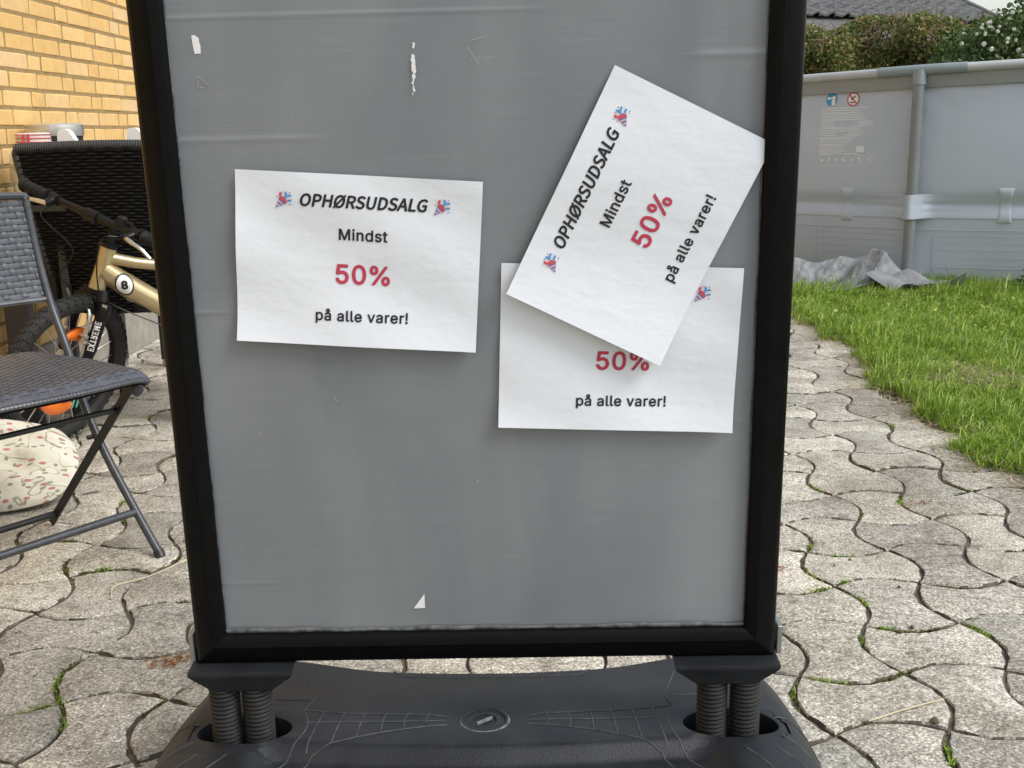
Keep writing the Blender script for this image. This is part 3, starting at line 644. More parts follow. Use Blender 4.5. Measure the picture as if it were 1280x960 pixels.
b = MB(); quadstrip(b,.583,1.085,.583,1.118,.012,.001); quadstrip(b,.61,1.125,.585,1.135,.005,.001); part(b,'warning_figure','decal_white',pool,False)
disc(.445,1.118,.038,'decal_white','prohibition_disc'); disc(.445,1.118,.042,'p_red','prohibition_ring',.001,.035)
b = MB(); quadstrip(b,.475,1.148,.417,1.088,.004,.0015); part(b,'prohibition_bar','p_red',pool,False)
b = MB(); quadstrip(b,.462,1.118,.43,1.135,.004,.0012); quadstrip(b,.465,1.10,.435,1.097,.003,.0012); quadstrip(b,.452,1.128,.448,1.115,.005,.0012); part(b,'prohibition_figure','decal_black',pool,False)
b = MB()
for k, ln in enumerate((.32,.27,.28,.29,.30,.31,.36,.36,.34,.27,.27,.31,.30,.26,.23,.22,.21,.19,.18,.20,.17)):
    quadstrip(b, .660, 1.066-.0138*k, .660-ln, 1.066-.0138*k, .0028)
    if random.random() < .5: quadstrip(b, .660, 1.060-.0138*k, .660-ln*random.uniform(.3,.8), 1.060-.0138*k, .0015)
quadstrip(b,.662,.786,.38,.786,.003); part(b, 'fine_print', 'print_white', pool, False)
b = MB(); quadstrip(b,.40,.815,.345,.815,.019); quadstrip(b,.654,.742-.03,.40,.742-.03,.0012); quadstrip(b,.654,.776,.33,.776,.0012)
part(b, 'fine_print', 'print_white', pool, False)
for k in range(6):
    s0 = .635-.052*k; b = MB(); quadstrip(b,s0+.010,.752+.008*(k%2),s0-.009,.738+.01*((k*7)%3),.006); quadstrip(b,s0-.008,.752,s0+.004,.735,.004); part(b, 'care_symbol', 'print_white', pool, False)
disc(.305,.745,.020,'print_white','care_symbol',0,.015); b = MB(); quadstrip(b,.318,.757,.292,.733,.003); part(b,'care_symbol','print_white',pool,False)

# ---- crumpled ground cloth at the pool foot
def tarp_h(x, y):
    r1 = .285*math.exp(-abs((x-2.19-.25*(y-5.3))/.13)**1.3)*math.exp(-((y-5.27)/.13)**2)
    r2 = .185*math.exp(-((y-5.40-.10*(x-1.9))/.075)**2)*(1/(1+math.exp((x-2.28)*18)))*(.75+.25*min(1, max(0, (x-1.5)/.7)))
    r3 = .05*math.exp(-((x-2.5)/.12)**2)*math.exp(-((y-5.25)/.10)**2)
    cr = .030*abs(math.sin(x*9+3*math.sin(y*8)))*math.sin(y*13+x*5)+.020*math.sin(x*23-y*17)*math.sin(y*29)
    return max(.006, .02+max(r1, r2, r3)+cr*(.3+5.0*max(r1, r2))*.9)
b = MB(); b.grid(lambda u, v: (1.42+1.22*u+.03*math.sin(v*9), 5.06+.10*(1-u)+.42*v+.03*math.sin(u*11)+.05*tarp_h(1.42+1.22*u,5.06+.42*v), tarp_h(1.42+1.22*u, 5.10+.42*v)), 46, 22)
for k_, w in enumerate(b.v): b.v[k_] = (w[0]+random.gauss(0,.003), w[1]+random.gauss(0,.003), w[2]+random.gauss(0,.002)*(w[2] > .03))
o = b.build('tarpaulin', 'tarp', smooth=False); tag(o, 'crumpled silvery grey ground sheet bunched at the foot of the pool', 'tarpaulin')
md = o.modifiers.new('thickness', 'SOLIDIFY'); md.thickness = .002
b = MB(); b.grid(lambda u, v: (2.05+.30*u+.14*v, 5.10-.10*v+.05*u*u+.03*math.sin(u*3), .10*(1-v)+.02+.05*math.sin(u*3.1)*v+.015*math.sin(9*u)), 12, 6); fl_ = b.build('flap', 'tarp', o, False); md = fl_.modifiers.new('thickness', 'SOLIDIFY'); md.thickness = .002
b = MB(); b.grid(lambda u, v: (2.36+.26*u, 5.12+.02*math.sin(u*4)-.05*v, .005+.10*u*u*v+.02*v), 8, 4); fl_ = b.build('flap', 'tarp', o, False); md = fl_.modifiers.new('thickness', 'SOLIDIFY'); md.thickness = .002

# ---- tall weed by the pool
wd = empty('tall_weed', (2.93, 5.02, 0)); tag(wd, 'tall green weed with a seed stalk growing against the pool wall', 'weed')
b = MB(); b.tube(spline([(2.90,5.02,0),(2.92,5.01,.09),(2.97,5.0,.17),(3.0,5.0,.215)],5), [.005]*6+[.004]*5+[.003]*5, 5); b.tube([(2.93,5.01,.0),(2.86,5.0,.07),(2.80,5.0,.10)], .003, 5); part(b, 'stem', 'grass', wd)
for k in range(16):
    t = random.random(); c0 = np.array([2.90+.10*t, 5.01, .02+.19*t]); a = random.random()*6.3; dr = np.array([math.cos(a)*.9, math.sin(a)*.5, .35]); dr /= np.linalg.norm(dr); ln = .085*(1-t*.65); w = np.cross(dr, [0,0,1]); w /= np.linalg.norm(w)
    b = MB(); b.grid(lambda u, v: tuple(c0+dr*ln*u+w*(v-.5)*.045*(1-.6*t)*math.sin(math.pi*min(.98,u*.95+.05))+np.array([0,0,-.03*u*u+.006*abs(v-.5)])), 6, 2); part(b, 'leaf', 'rose_leaf' if k % 3 else 'grass', wd)

# ================================================================== PAVEMENT SIGN
LEAN = R(3.413); LEANM = Matrix.Translation((0, 0, .321)) @ Matrix.Rotation(LEAN, 4, 'X')   # panel leans a little forward on its springs
sign = empty('pavement_sign', (0, 0, 0)); tag(sign, 'black framed swing sign with grey poster panel on springs and a black base', 'sign')
def sp(mb, name, mats, smooth=True, parent=None):
    o = mb.build(name, mats, parent or sign, smooth)
    if parent is None: o.matrix_local = LEANM
    return o
HW, HT = .35, .99
RPROF = [(-.001,.001),(-.001,.0085),(.001,.0115),(.004,.0125),(.0125,.0155),(.0145,.0158),(.0160,.0140),(.0185,.0136),(.034,.0115),(.0395,.0085),(.042,.003),(.042,-.022),(.030,-.026),(-.001,-.026)]
def rail(kind):
    b = MB(); k = len(RPROF); vs = []
    for end in (0, 1):
        for w, d in RPROF:
            if kind in 'LR': s = -1 if kind == 'L' else 1; vs.append((s*(HW+w), -d, -w if end == 0 else HT+w))
            else: zz = -w if kind == 'B' else HT+w; vs.append(((-HW-w) if end == 0 else HW+w, -d, zz))
    fs = [[i, (i+1) % k, k+(i+1) % k, k+i] for i in range(k)]
    if kind in 'RB': fs = [f[::-1] for f in fs]
    fs += [list(range(k)), list(range(2*k-1, k-1, -1))]
    b.add(vs, fs); return b
for kd in 'LRBT': sp(rail(kd), 'frame_rail', 'frame')
creases = [(.6530,-.350,-.165,.0012,.0030),(.4432,-.350,-.292,.0013,.0025),(.740,.26,.352,.0012,.0035),(.2893,.325,.350,.0012,.002),(.7925,-.35,.10,.0012,.0016),(.072,-.349,-.27,.0008,.002),(.565,.33,.35,.0008,.0015),(.405,.335,.35,.0008,.0015)]
def panel_y(u, v):
    y = .0012*math.sin(u*7+1)*math.sin(v*5+.5)
    for v0, u0, u1, h, w in creases:
        if u0-.02 < u < u1+.02: y += .6*h*math.exp(-((v-v0-.006*(u-u0))/w)**2)*max(0, min(1, (u1-u)/(.3*(u1-u0)+1e-6)+.15 if abs(u0) > abs(u1) else (u-u0)/(.3*(u1-u0))+.15))
    return -y
b = MB(); nu, nv = 90, 420
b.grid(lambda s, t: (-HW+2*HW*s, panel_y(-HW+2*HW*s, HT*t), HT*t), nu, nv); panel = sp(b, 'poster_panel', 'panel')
b = MB(); b.box((0, .012, HT/2), (2*HW, .010, HT)); sp(b, 'back_board', 'alu', False)
for s in (-1, 1):
    b = MB(); b.tube([(s*(HW-.0012)+.0006*math.sin(z*40), -.0022, z) for z in np.linspace(.004, HT-.004, 120)], [.0006+.0009*abs(math.sin(z*2.3+s))*(1 if z > .25 else .4) for z in np.linspace(0, 1, 120)], 5); sp(b, 'film_edge', 'film_edge')
b = MB(); b.grid(lambda s, t: (-HW+2*HW*s, -.0030-.0015*math.sin(t*3.1)-.0006*math.sin(s*60), 0.0005+(.0062+.0010*math.sin(s*17)+.0006*math.sin(s*51))*t), 120, 4); sp(b, 'film_edge', 'film_edge')
def flat(pts, off=.0018):
    b = MB(); b.add([(x, -off, z) for x, z in pts], [list(range(len(pts)))]); return b
sp(flat([(-.3205,.7735),(-.3165,.7737),(-.3118,.7697),(-.3122,.7660),(-.3108,.7625),(-.3114,.7530),(-.3185,.7528),(-.3200,.7640)], .0016), 'tape_scrap', 'white', False)
sp(flat([(-.0790,.0545),(-.0945,.0330),(-.0790,.0335)], .0016), 'poster_corner', 'white', False)
b = MB(); rr = random.Random(3)
for k in range(46):
    t = rr.random(); z = .760-.062*t; w = (.0022 if .15 < t < .7 else .0013)*rr.uniform(.4,1.1); x = -.0628-.0022*t+rr.gauss(0,.0007); n7 = 7
    if t > .72 and rr.random() < .6: continue
    b.add([(x+w*math.cos(6.283*j/n7), -.0019-rr.random()*.0003, z+w*1.5*math.sin(6.283*j/n7)) for j in range(n7)], [list(range(n7))])
sp(b, 'white_streak', 'white', False)
for k in range(26):
    pass
b = MB(); rr = random.Random(9)
for k in range(34):
    u, v, w = rr.uniform(-.34,.34), rr.uniform(.01,.80), rr.uniform(.0004,.0010)
    b.add([(u+w*math.cos(6.283*j/6), -.0024, v+w*math.sin(6.283*j/6)) for j in range(6)], [list(range(6))])
for (u0, v0, u1, v1) in ((-.317,.728,-.300,.712),(-.317,.728,-.318,.716),(-.318,.716,-.311,.714),(.00,.755,.013,.735),(.021,.765,.004,.762),(-.183,.332,-.178,.326)):
    d = math.hypot(u1-u0, v1-v0); ox, oz = -(v1-v0)/d*.0004, (u1-u0)/d*.0004; b.add([(u0+ox,-.0022,v0+oz),(u1+ox,-.0022,v1+oz),(u1-ox,-.0022,v1-oz),(u0-ox,-.0022,v0-oz)], [[0,1,2,3]])
tag(sp(b, 'scratches', 'scratch', False), kind='stuff')
# pale specks on the black frame mitres
for s in (-1, 1):
    # clamp carrying the frame on two springs
    b = MB(); cx = s*.3265-.002
    def sect(z, hw, hd): return [(cx-hw,-hd,z),(cx+hw,-hd,z),(cx+hw,hd,z),(cx-hw,hd,z)]
    rows = [(-.0415,.0700,.033),(-.047,.0700,.034),(-.050,.068,.033),(-.069,.043,.030),(-.073,.040,.028)]
    vs = []; [vs.extend(sect(*r)) for r in rows]; fs = [[0,1,2,3],[19,18,17,16]]
    for r in range(4):
        for j in range(4): fs.append([r*4+j, (r+1)*4+j, (r+1)*4+(j+1) % 4, r*4+(j+1) % 4])
    b.add(vs, fs); cl = sp(b, 'spring_clamp', 'plastic', True)
    b = MB(); b.box((s*.3985, .012, -.022), (.007, .030, .042), bev=.001); part_o = b.build('end_plate', 'alu', cl, False)
    for dx in (-.0225, .0225):
        x0 = s*.334-.0025+dx; b = MB(); pts = []
        for k in range(20*14+1):
            t = k/14; a = 2*math.pi*t; zz = .126+.0063*t; lean_y = -(zz-.17)*.035; pts.append((x0+.0178*math.cos(a), lean_y+.0178*math.sin(a), zz))
        b.tube(pts, .0036, 6); b.tube([(x0,0,.10),(x0,-.002,.256)], .0162, 14); part(b, 'spring', 'rubber', sign)
# ---- water-filled base
def base_back(x): return .285+.030*(1-math.cos(min(1, abs(x)/.40)*math.pi))/2*1.0-.010
def base_out(t):
    """outline of the base on plan"""
    a = t*2*math.pi; c, s_ = math.cos(a), math.sin(a); p = .30
    x = .474*np.sign(c)*abs(c)**p; y = .33*np.sign(s_)*abs(s_)**p
    y *= 1-.22*(math.cos(min(1, abs(x)/.42)*math.pi/2))**1.5
    if y < 0: y *= 1.05
    return x-.006, y-.005
def sstep(a, b_, x): t = max(0, min(1, (x-a)/(b_-a))); return t*t*(3-2*t)
WELL = .336
def base_edge(x, y):
    yy = (y+.005)/((1-.22*(math.cos(min(1, abs(x)/.42)*math.pi/2))**1.5)*(1.05 if y < 0 else 1)); return ((abs(x+.006)/.474)**6.67+(abs(yy)/.33)**6.67)**.15
def base_h(x, y):
    h = .177-.050*sstep(.03, .33, y)-.03*sstep(.10, .36, -y)
    h -= .026*sstep(.36, .50, abs(x)); h += .016*sstep(.16, .36, abs(x))*sstep(.12, .30, y)
    if y < -.02:                                               # sunken moulded panel in front of the ridge
        h -= .020*sstep(.03, .055, -y-.02*math.cos(x*5))*sstep(.0,.05,.33-abs(x))*sstep(0,.05,.30+y)
    h -= .006*math.exp(-((abs(x)-0)/.05)**2-((y-.020)/.03)**2)
    e = max(0, min(1, (base_edge(x, y)-.86)/.14)); return h*(1-.30*e*e)-.012*e**3
b = MB(); NT, NR = 260, 64; rows = []
_o = np.array([base_out(k/4000) for k in range(4001)]); _l = np.concatenate([[0], np.cumsum(np.linalg.norm(np.diff(_o, axis=0), axis=1))]); _t = np.linspace(0, _l[-1], NT+1)[:-1]
OUT = np.stack([np.interp(_t, _l, _o[:, 0]), np.interp(_t, _l, _o[:, 1])], 1)
for j in range(NR+1):
    f = j/NR
    for k in range(NT):
        ox, oy = OUT[k]
        x, y = ox*f, oy*f; rows.append((x, y, base_h(x, y)))
for zf in (.55, .12, 0):
    for k in range(NT): ox, oy = OUT[k]; g_ = 1.006+.012*(1-zf); zz = rows[NR*NT+k][2]*zf; rows.append((ox*g_, oy*g_, zz))
b.add(rows, [[j*NT+k, j*NT+(k+1) % NT, (j+1)*NT+(k+1) % NT, (j+1)*NT+k] for j in range(NR+3) for k in range(NT)])
def in_well(f):
    x, y = np.mean([b.v[i][:2] for i in f], 0); return any(((x-s*WELL)/.080)**2+(y/.050)**2 < 1 for s in (-1, 1))
b.f = [f for f in b.f if len(f) > 3 and not in_well(f)]; b.mi = [0]*len(b.f)
base = part(b, 'base', 'plastic', sign)
# real wells: dense patches so the recess has crisp walls
for s in (-1, 1):
    b = MB(); n = 40
    pr = [(1.80,-.0002),(1.66,.0012),(1.06,.0014),(1.0,.0002),(.97,-.010),(.94,-.05),(.6,-.06),(0,-.06)]
    vs = []
    for f, dz in pr:
        for k in range(n):
            a = 6.2832*k/n; x, y = s*WELL+.066*f*math.cos(a), .038*f*math.sin(a); vs.append((x, y, base_h(x, y)+dz-.0008))
    b.add(vs, [[r*n+k, r*n+(k+1) % n, (r+1)*n+(k+1) % n, (r+1)*n+k] for r in range(len(pr)-1) for k in range(n)]); b.f = [f[::-1] for f in b.f]
    rel(sign, b.build('spring_well', 'plastic', base)).matrix_parent_inverse = Matrix.Identity(4)
def ridge(ctrl, w=.0016, n=10):
    ctrl = [(x, y-.025) if y < .16 else (x, y) for x, y in ctrl]
    p = spline([(x, y, 0) for x, y in ctrl], n); return [(x, y, base_h(x, y)+.0002) for x, y, _ in p]
lines = []
mirror = lambda c: [(-x, y) for x, y in c]
bandT = [(-.262,.075),(-.20,.064),(-.14,.060),(-.09,.057),(-.055,.052)]; bandB = [(-.235,-.028),(-.19,-.006),(-.14,.012),(-.09,.024),(-.055,.030)]
bandM = [(-.255,.040),(-.20,.040),(-.14,.039),(-.09,.040),(-.058,.041)]
ticks = [[(-.262+.030*k, .074-.0022*k), (-.262+.030*k-.004, .040), (-.262+.030*k-.012+.002*k, -.035+.0105*k)] for k in range(1, 7)]
wellL = [[(-.262,.075),(-.256,.11),(-.265,.15),(-.285,.20)], [(-.262,.075),(-.250,.03),(-.262,-.02),(-.30,-.08),(-.33,-.15)], [(-.262,.11),(-.285,.112),(-.32,.118)],
         [(-.345,-.04),(-.37,-.09),(-.385,-.15)], [(-.385,-.035),(-.42,-.08),(-.445,-.15)], [(-.40,.045),(-.44,.06),(-.47,.05)], [(-.40,.0),(-.44,-.02),(-.475,-.03)], [(-.235,-.028),(-.25,-.06),(-.275,-.12)]]
arcB = [(-.155,.236),(-.135,.205),(-.08,.196),(0,.193),(.08,.196),(.135,.205),(.155,.236)]
tk = [[(x, .195), (x*1.10, .224), (x*1.15, .252)] for x in (-.10,-.067,-.033,0,.033,.067,.10)]
allc = [bandT, bandB, bandM, *ticks, *wellL]; allc += [mirror(c) for c in allc]; allc += [arcB, *tk]
for c in allc:
    b = MB(); b.tube(ridge(c), .0013, 5, squash=(1, .7)); o = b.build('ridge_line', 'dust_plastic', base); o.matrix_parent_inverse = Matrix.Identity(4)
# filler cap
b = MB(); cz = base_h(-.004,.020); b.lathe([(.0335,-.003),(.0350,.002),(.0330,.0045),(.0300,.0042),(.0285,.001),(.0270,.0015),(.0170,.003),(.0160,-.001),(.0,-.001)], (-.004,.020,cz), 36)
cap = b.build('filler_cap', 'plastic', base); cap.matrix_parent_inverse = Matrix.Identity(4)
b = MB(); b.lathe([(.0352,-.0005),(.0362,.0012),(.0340,.0046),(.0332,.0049)], (-.004,.020,cz), 36); b.box((-.004,.020,cz+.0022), (.027,.0028,.004), rot=rz(.7)); 
o = b.build('dusty_rim', 'dust_rim', base); o.matrix_parent_inverse = Matrix.Identity(4)

# ================================================================== NOTICES
def popper(b_add, cx, cy, s):
    """little party popper print: striped cone with streamers and dots"""
    def P(pts, mi): b_add([(cx+x*s, cy+y*s) for x, y in pts], mi)
    P([(-.5,-.5),(-.28,.10),(.12,-.26)], 0); P([(-.44,-.34),(-.40,-.24),(-.22,-.40),(-.31,-.44)], 1); P([(-.36,-.12),(-.32,-.02),(-.02,-.30),(-.12,-.34)], 1)
    P([(-.30,.12),(-.16,.24),(.06,.10),(.18,-.08),(.14,-.26),(-.06,-.12)], 2)
    P([(-.30,.30),(-.26,.42),(-.14,.46),(-.10,.34),(-.18,.22),(-.26,.20)], 2)
    P([(.02,.16),(.10,.30),(.06,.44),(.14,.50),(.22,.36),(.16,.16)], 3); P([(.18,.10),(.30,.20),(.44,.18),(.50,.26),(.36,.32),(.22,.26)], 3); P([(.20,-.04),(.34,.02),(.46,-.02),(.48,-.12),(.34,-.10),(.20,-.14)], 3)
    P([(.06,.02),(.16,.06),(.12,.14),(.02,.12)], 3)
    for (x, y, r, mi) in ((.36,.42,.045,2),(-.42,.14,.04,2),(.48,.06,.035,4),(-.02,.46,.04,2),(.42,-.30,.045,3),(.30,-.34,.03,2),(-.44,.44,.03,3)):
        P([(x+r*math.cos(a), y+r*math.sin(a)) for a in (0,1.05,2.1,3.14,4.19,5.24)], mi)
def notice(cx, cy, ang, curl, label):
    ca, sa = math.cos(ang), math.sin(ang)
    def pos(a, b_, off=0.): return (cx+a*ca-b_*sa, -(.0030+max(0., curl(a, b_))+off), cy+a*sa+b_*ca)
    mb = MB(); mb.grid(lambda u, v: pos(-.1485+.297*u, -.105+.21*v), 44, 32); mb.grid(lambda u, v: pos(-.1485+.297*u, -.105+.21*v, -.00025), 44, 32, flip=True)
    o = mb.build('sale_notice', 'paper')
    o.matrix_world = LEANM; tag(o, label, 'notice', 'printed sale notices on the sign')
    OFF = .0007
    for name, txt, y, w, bold, sh, mat, spc in (('heading_text', 'OPHØRSUDSALG', .0655, .1540, .00066, .20, 'ink', 1.03), ('line_text', 'Mindst', .0265, .0588, .00048, 0, 'ink', 1.05), ('discount_text', '50%', -.0270, .0652, .00085, 0, 'red_ink', 1.02), ('line_text', 'på alle varer!', -.0735, .1130, .00046, 0, 'ink', 1.06)):
        v, f, s = TXT[txt] if txt in TXT else TXT.setdefault(txt, lettering(txt, w, sh, spc))
        V_, F_, D_ = thick(v, f, bold, txt[0] == 'O'); t = MB(); t.add([pos(.006+x, y+yy, OFF-dz_) for (x, yy), dz_ in zip(V_, D_)], F_); t.build(name, mat, o, False)
    for ex in (-.0905, .1008):
        t = MB(); popper(lambda pts, mi: t.add([pos(x, y_, OFF+.00008*(mi+1)) for x, y_ in pts], [list(range(len(pts)))], mi), ex, .0718, .0195)
        t.build('party_popper_print', ['e_purple', 'e_lilac', 'e_red', 'e_blue', 'e_yellow'], o, False)
    return o
TXT = {}
TXT['OPHØRSUDSALG'] = lettering('OPHØRSUDSALG', .1525, .20, 1.0, True); TXT['OPHØRSUDSALG'][0][:, 0] -= .0016
n1 = notice(-.1412, .5048, R(-4.0), lambda a, b_: .0085*max(0,(-b_-.01)/.095)**2+.0035*max(0,(-a-.09)/.06)**2*(.4+.6*math.sin(b_*28+1))+.0024*math.sin(a*26+b_*17)*math.sin(b_*31+.6)+.0026, 'white sale notice hanging alone and nearly level on the grey sign panel')
n3 = notice(.1782, .3895, R(-2.3), lambda a, b_: .0070*max(0,(-b_-.02)/.085)**2+.0030*max(0,(a-.09)/.06)**2*(.5+.5*math.sin(b_*34))+.0024*math.sin(a*23+b_*19+1)*math.sin(b_*29)+.0026, 'white sale notice hanging nearly level, half covered by a steeply tilted notice')
n2 = notice(.1997, .5511, R(63.6), lambda a, b_: .0075+.0120*max(0,(-a-.02)/.128)**2-.0050*max(0,(a-.03)/.118)+.0020*math.sin(a*21+b_*13), 'white sale notice turned steeply on its side, overlapping a level notice')

# ================================================================== SLATE FOLDING CHAIR
FF = np.array([.807,-.590,0]); FN = np.array([.590,.807,0]); FO = np.array([-.811,1.103,0]); CW = .42
def cp(t, z, w=0.): return FO+FF*t-FN*w+np.array([0,0,z])        # t forward of the front foot, w across the chair
chair = empty('folding_chair', tuple(FO-FN*CW/2-FF*.2)); tag(chair, 'slate grey woven folding chair standing on the paving beside the sign', 'chair')
back_path = [(-.004,.006),(-.10,.118),(-.20,.245),(-.265,.36),(-.300,.465),(-.358,.592),(-.395,.72),(-.415,.835)]
for w in (0, CW):
    b = MB(); pth = spline([cp(t, z, w) for t, z in back_path], 6); b.tube(pth, .0100, 10); part(b, 'back_leg_tube', 'tube', chair)
    b = MB(); dirv = cp(-.03,.425,w)-cp(-.444,.004,w); ctr = (cp(-.03,.425,w)+cp(-.444,.004,w))/2; L_ = np.linalg.norm(dirv); zx = dirv/L_; side = -FN; th = np.cross(zx, side)
    b.box(ctr+FN*(-.013), (.007,.024,L_), rot=np.stack([side, th, zx], 1), bev=.002); part(b, 'rear_leg_bar', 'tube_dark', chair)
    b = MB(); b.tube([cp(-.33,.442,w), cp(-.046,.408,w)], .0110, 12); sr = part(b, 'seat_rail', 'tube_dark', chair); b = MB(); b.tube([cp(-.050,.4085,w), cp(-.030,.406,w), cp(-.026,.4055,w)], [.0145,.0155,.0120], 16); o = b.build('end_cap', 'tube', sr); o.matrix_parent_inverse = Matrix.Identity(4)
    b = MB(); c_ = cp(-.222,.268,w); b.tube([c_-FN*.022, c_+FN*.012], .0055, 10); part(b, 'pivot_bolt', 'tube_dark', chair)
    b = MB(); b.tube([cp(-.002,.0,w), cp(-.012,.016,w)], .0125, 10); part(b, 'foot_cap', 'tube_dark', chair)
for (t, z, r, mt_) in ((-.082,.100,.0095,'tube'),(-.418,.034,.0085,'tube_dark'),(-.105,.352,.0065,'tube_dark')):
    b = MB(); b.tube([cp(t,z,.004), cp(t,z,CW-.004)], r, 10); part(b, 'crossbar', mt_, chair)
b = MB(); b.tube(spline([cp(-.412,.835,0),cp(-.418,.845,.02),cp(-.420,.848,CW/2),cp(-.418,.845,CW-.02),cp(-.412,.835,CW)],5), .0095, 8); part(b, 'top_rail', 'tube', chair)
def woven(surf, nu, nv, wu, wv, amp, over=2):
    """flat strips over and under one another on a surface(u, v) -> point, normal"""
    b = MB()
    def lift(i, j): return amp if (i-j) % (over+1) != 0 else -amp
    def ribbon(along, idx, n_cross, half):
        pts = []; seg = 4
        for k in range(n_cross*seg+1):
            s = k/seg; c = s/n_cross; j = int(min(n_cross-1, math.floor(s))); j2 = max(0, min(n_cross-1, int(math.floor(s-.5)))); j3 = min(n_cross-1, j2+1); f = (s-.5)-math.floor(s-.5); f = f*f*(3-2*f)
            if along: h = lift(j2, idx)*(1-f)+lift(j3, idx)*f; p, nrm_ = surf(c, (idx+.5)/nv); e0, _ = surf(c, (idx+.5-half)/nv); e1, _ = surf(c, (idx+.5+half)/nv)
            else: h = -(lift(idx, j2)*(1-f)+lift(idx, j3)*f); p, nrm_ = surf((idx+.5)/nu, c); e0, _ = surf((idx+.5-half)/nu, c); e1, _ = surf((idx+.5+half)/nu, c)
            pts.append((np.array(e0)+nrm_*(h-amp*.25), np.array(p)+nrm_*(h+amp*.35), np.array(e1)+nrm_*(h-amp*.25)))
        vs = [q for tri in pts for q in tri]; fs = []
        for k in range(len(pts)-1):
            a = k*3; fs += [[a, a+1, a+4, a+3], [a+1, a+2, a+5, a+4]]
        b.add(vs, fs)
    for j in range(nv): ribbon(True, j, nu, wv)
    for i in range(nu): ribbon(False, i, nv, wu)
    return b
def back_surf(u, v):
    z = .600+.235*v; t = -.361-.054*v**.8*1.0; t -= .016*math.sin(math.pi*u); p = cp(t, z, CW*u); n = FF*.97+np.array([0,0,.22]); return p, n/np.linalg.norm(n)
part(woven(back_surf, 28, 16, .42, .42, .0016), 'back_weave', 'weave', chair, True)
b = MB(); b.grid(lambda u, v: tuple(back_surf(u, v)[0]-back_surf(u, v)[1]*.004), 12, 6); part(b, 'back_lining', 'wicker', chair)
b = MB(); b.tube([back_surf(u, 0)[0]+np.array([0,0,-.004]) for u in np.linspace(0, 1, 20)], .0070, 8); part(b, 'bottom_rail', 'weave_dark', chair)
def seat_surf(u, v):
    """u across from the visible side, v from front to back; rounded side edges"""
    fr = .028*math.sin(math.pi*u)**.6; t = .004+fr-(.375+fr)*v; w = -.006+(CW+.012)*u; ins = .030*max(0, v-.55)/.45*(1-2*u); z = .464+.010*v-.012*(2*u-1)**8-.016*max(0,(.09-v)/.09)**2
    return cp(t, z, w+ins), np.array([0,0,1.])
sb = woven(seat_surf, 34, 30, .46, .42, .0010, 2); part(sb, 'seat_weave', 'weave_dark', chair, True)
b = MB(); b.grid(lambda u, v: tuple(seat_surf(u, v)[0]-np.array([0,0,.006])), 14, 14); b.grid(lambda u, v: tuple(seat_surf(u, v)[0]-np.array([0,0,.016])), 14, 14, flip=True); part(b, 'seat_board', 'wicker', chair)
rim = [seat_surf(u, 0)[0] for u in np.linspace(0,1,26)]+[seat_surf(1, v)[0] for v in np.linspace(.03,1,20)]+[seat_surf(u, 1)[0] for u in np.linspace(.97,0,26)]+[seat_surf(0, v)[0] for v in np.linspace(.97,.03,20)]
b = MB(); b.tube([p-np.array([0,0,.006]) for p in rim], .0056, 8, closed=True); part(b, 'seat_rim', 'weave_dark', chair)
b = MB()
for k in range(0, len(rim)):
    p0, p1 = rim[k], rim[(k+1) % len(rim)]
    for f in (.2, .7):
        c_ = p0*(1-f)+p1*f-np.array([0,0,.006]); tdir = (p1-p0)/max(1e-6, np.linalg.norm(p1-p0)); s1 = np.cross(tdir, [0,0,1.]); s1 /= np.linalg.norm(s1)
        b.tube([c_+.0058*(s1*math.cos(a)+np.array([0,0,1])*math.sin(a)) for a in np.linspace(0, 6.2832, 11)[:-1]], .0008, 4, closed=True)
part(b, 'seat_binding', 'weave_dark', chair)

# ================================================================== CUSHION
cu = MB(); cc = np.array([-1.425, 1.52, .112]); cuR = rz(R(18)) @ rx(R(42)) @ rz(R(-6))
NU = 26; uvs = []
def pil(u, v, s):
    x, y = 2*u-1, 2*v-1; e = (1-abs(x)**3.2)*(1-abs(y)**3.2); th = .047*max(0, e)**.5; kx = math.sqrt(1-.42*y*y); ky = math.sqrt(1-.42*x*x)
    wr = (.015*math.sin(5*x+4*y+1)*math.sin(6*y-3*x)-.016*math.exp(-((x-.35+.5*y)/.12)**2)-.012*math.exp(-((y+.2-.4*x)/.14)**2))*e
    return np.array([x*.250*kx, y*.150*ky, s*(th+wr)])
for s in (1, -1): cu.grid(lambda u, v: tuple(cc+cuR @ pil(u, v, s)), NU, NU, flip=(s < 0)); uvs += [(i/NU, j/NU) for j in range(NU+1) for i in range(NU+1)]
cush = cu.build('cushion', 'cloth'); ul = cush.data.uv_layers.new(name='UVMap'); 
for lp in cush.data.loops: ul.data[lp.index].uv = uvs[lp.vertex_index]
tag(cush, 'cream cushion with red berry and leaf print lying under the folding chair', 'cushion')

# ================================================================== CHILD'S BICYCLE
H0 = np.array([-1.299,2.156,.517]); S_ = np.array([.357,.041,.933]); FWD = np.array([-.355,-.918,.176]); S_ /= np.linalg.norm(S_); FWD -= S_*(FWD@S_); FWD /= np.linalg.norm(FWD); LFT = np.cross(S_, FWD)
if LFT @ np.array([.864,-.394,-.313]) < 0: LFT = -LFT
RW = .258; bike = empty('bicycle', (-1.05, 2.25, 0)); tag(bike, "child's champagne gold bicycle with knobbly tyres leaning beside the wicker chair", 'bicycle')
def bp(f, l, s): return H0+FWD*f+LFT*l+S_*s                       # steering frame: forward, left, up the head tube
AX = bp(.034, 0, -.292)
EV = np.array([.913,.407,0]); LN = np.cross(EV, S_); LN /= np.linalg.norm(LN); FU = np.cross(LN, EV); FU /= np.linalg.norm(FU)
if FU[2] < 0: FU = -FU
def fp(e, u, l=0.): return H0+EV*e+FU*u+LN*l                       # frame plane: back from the head tube, up, aside
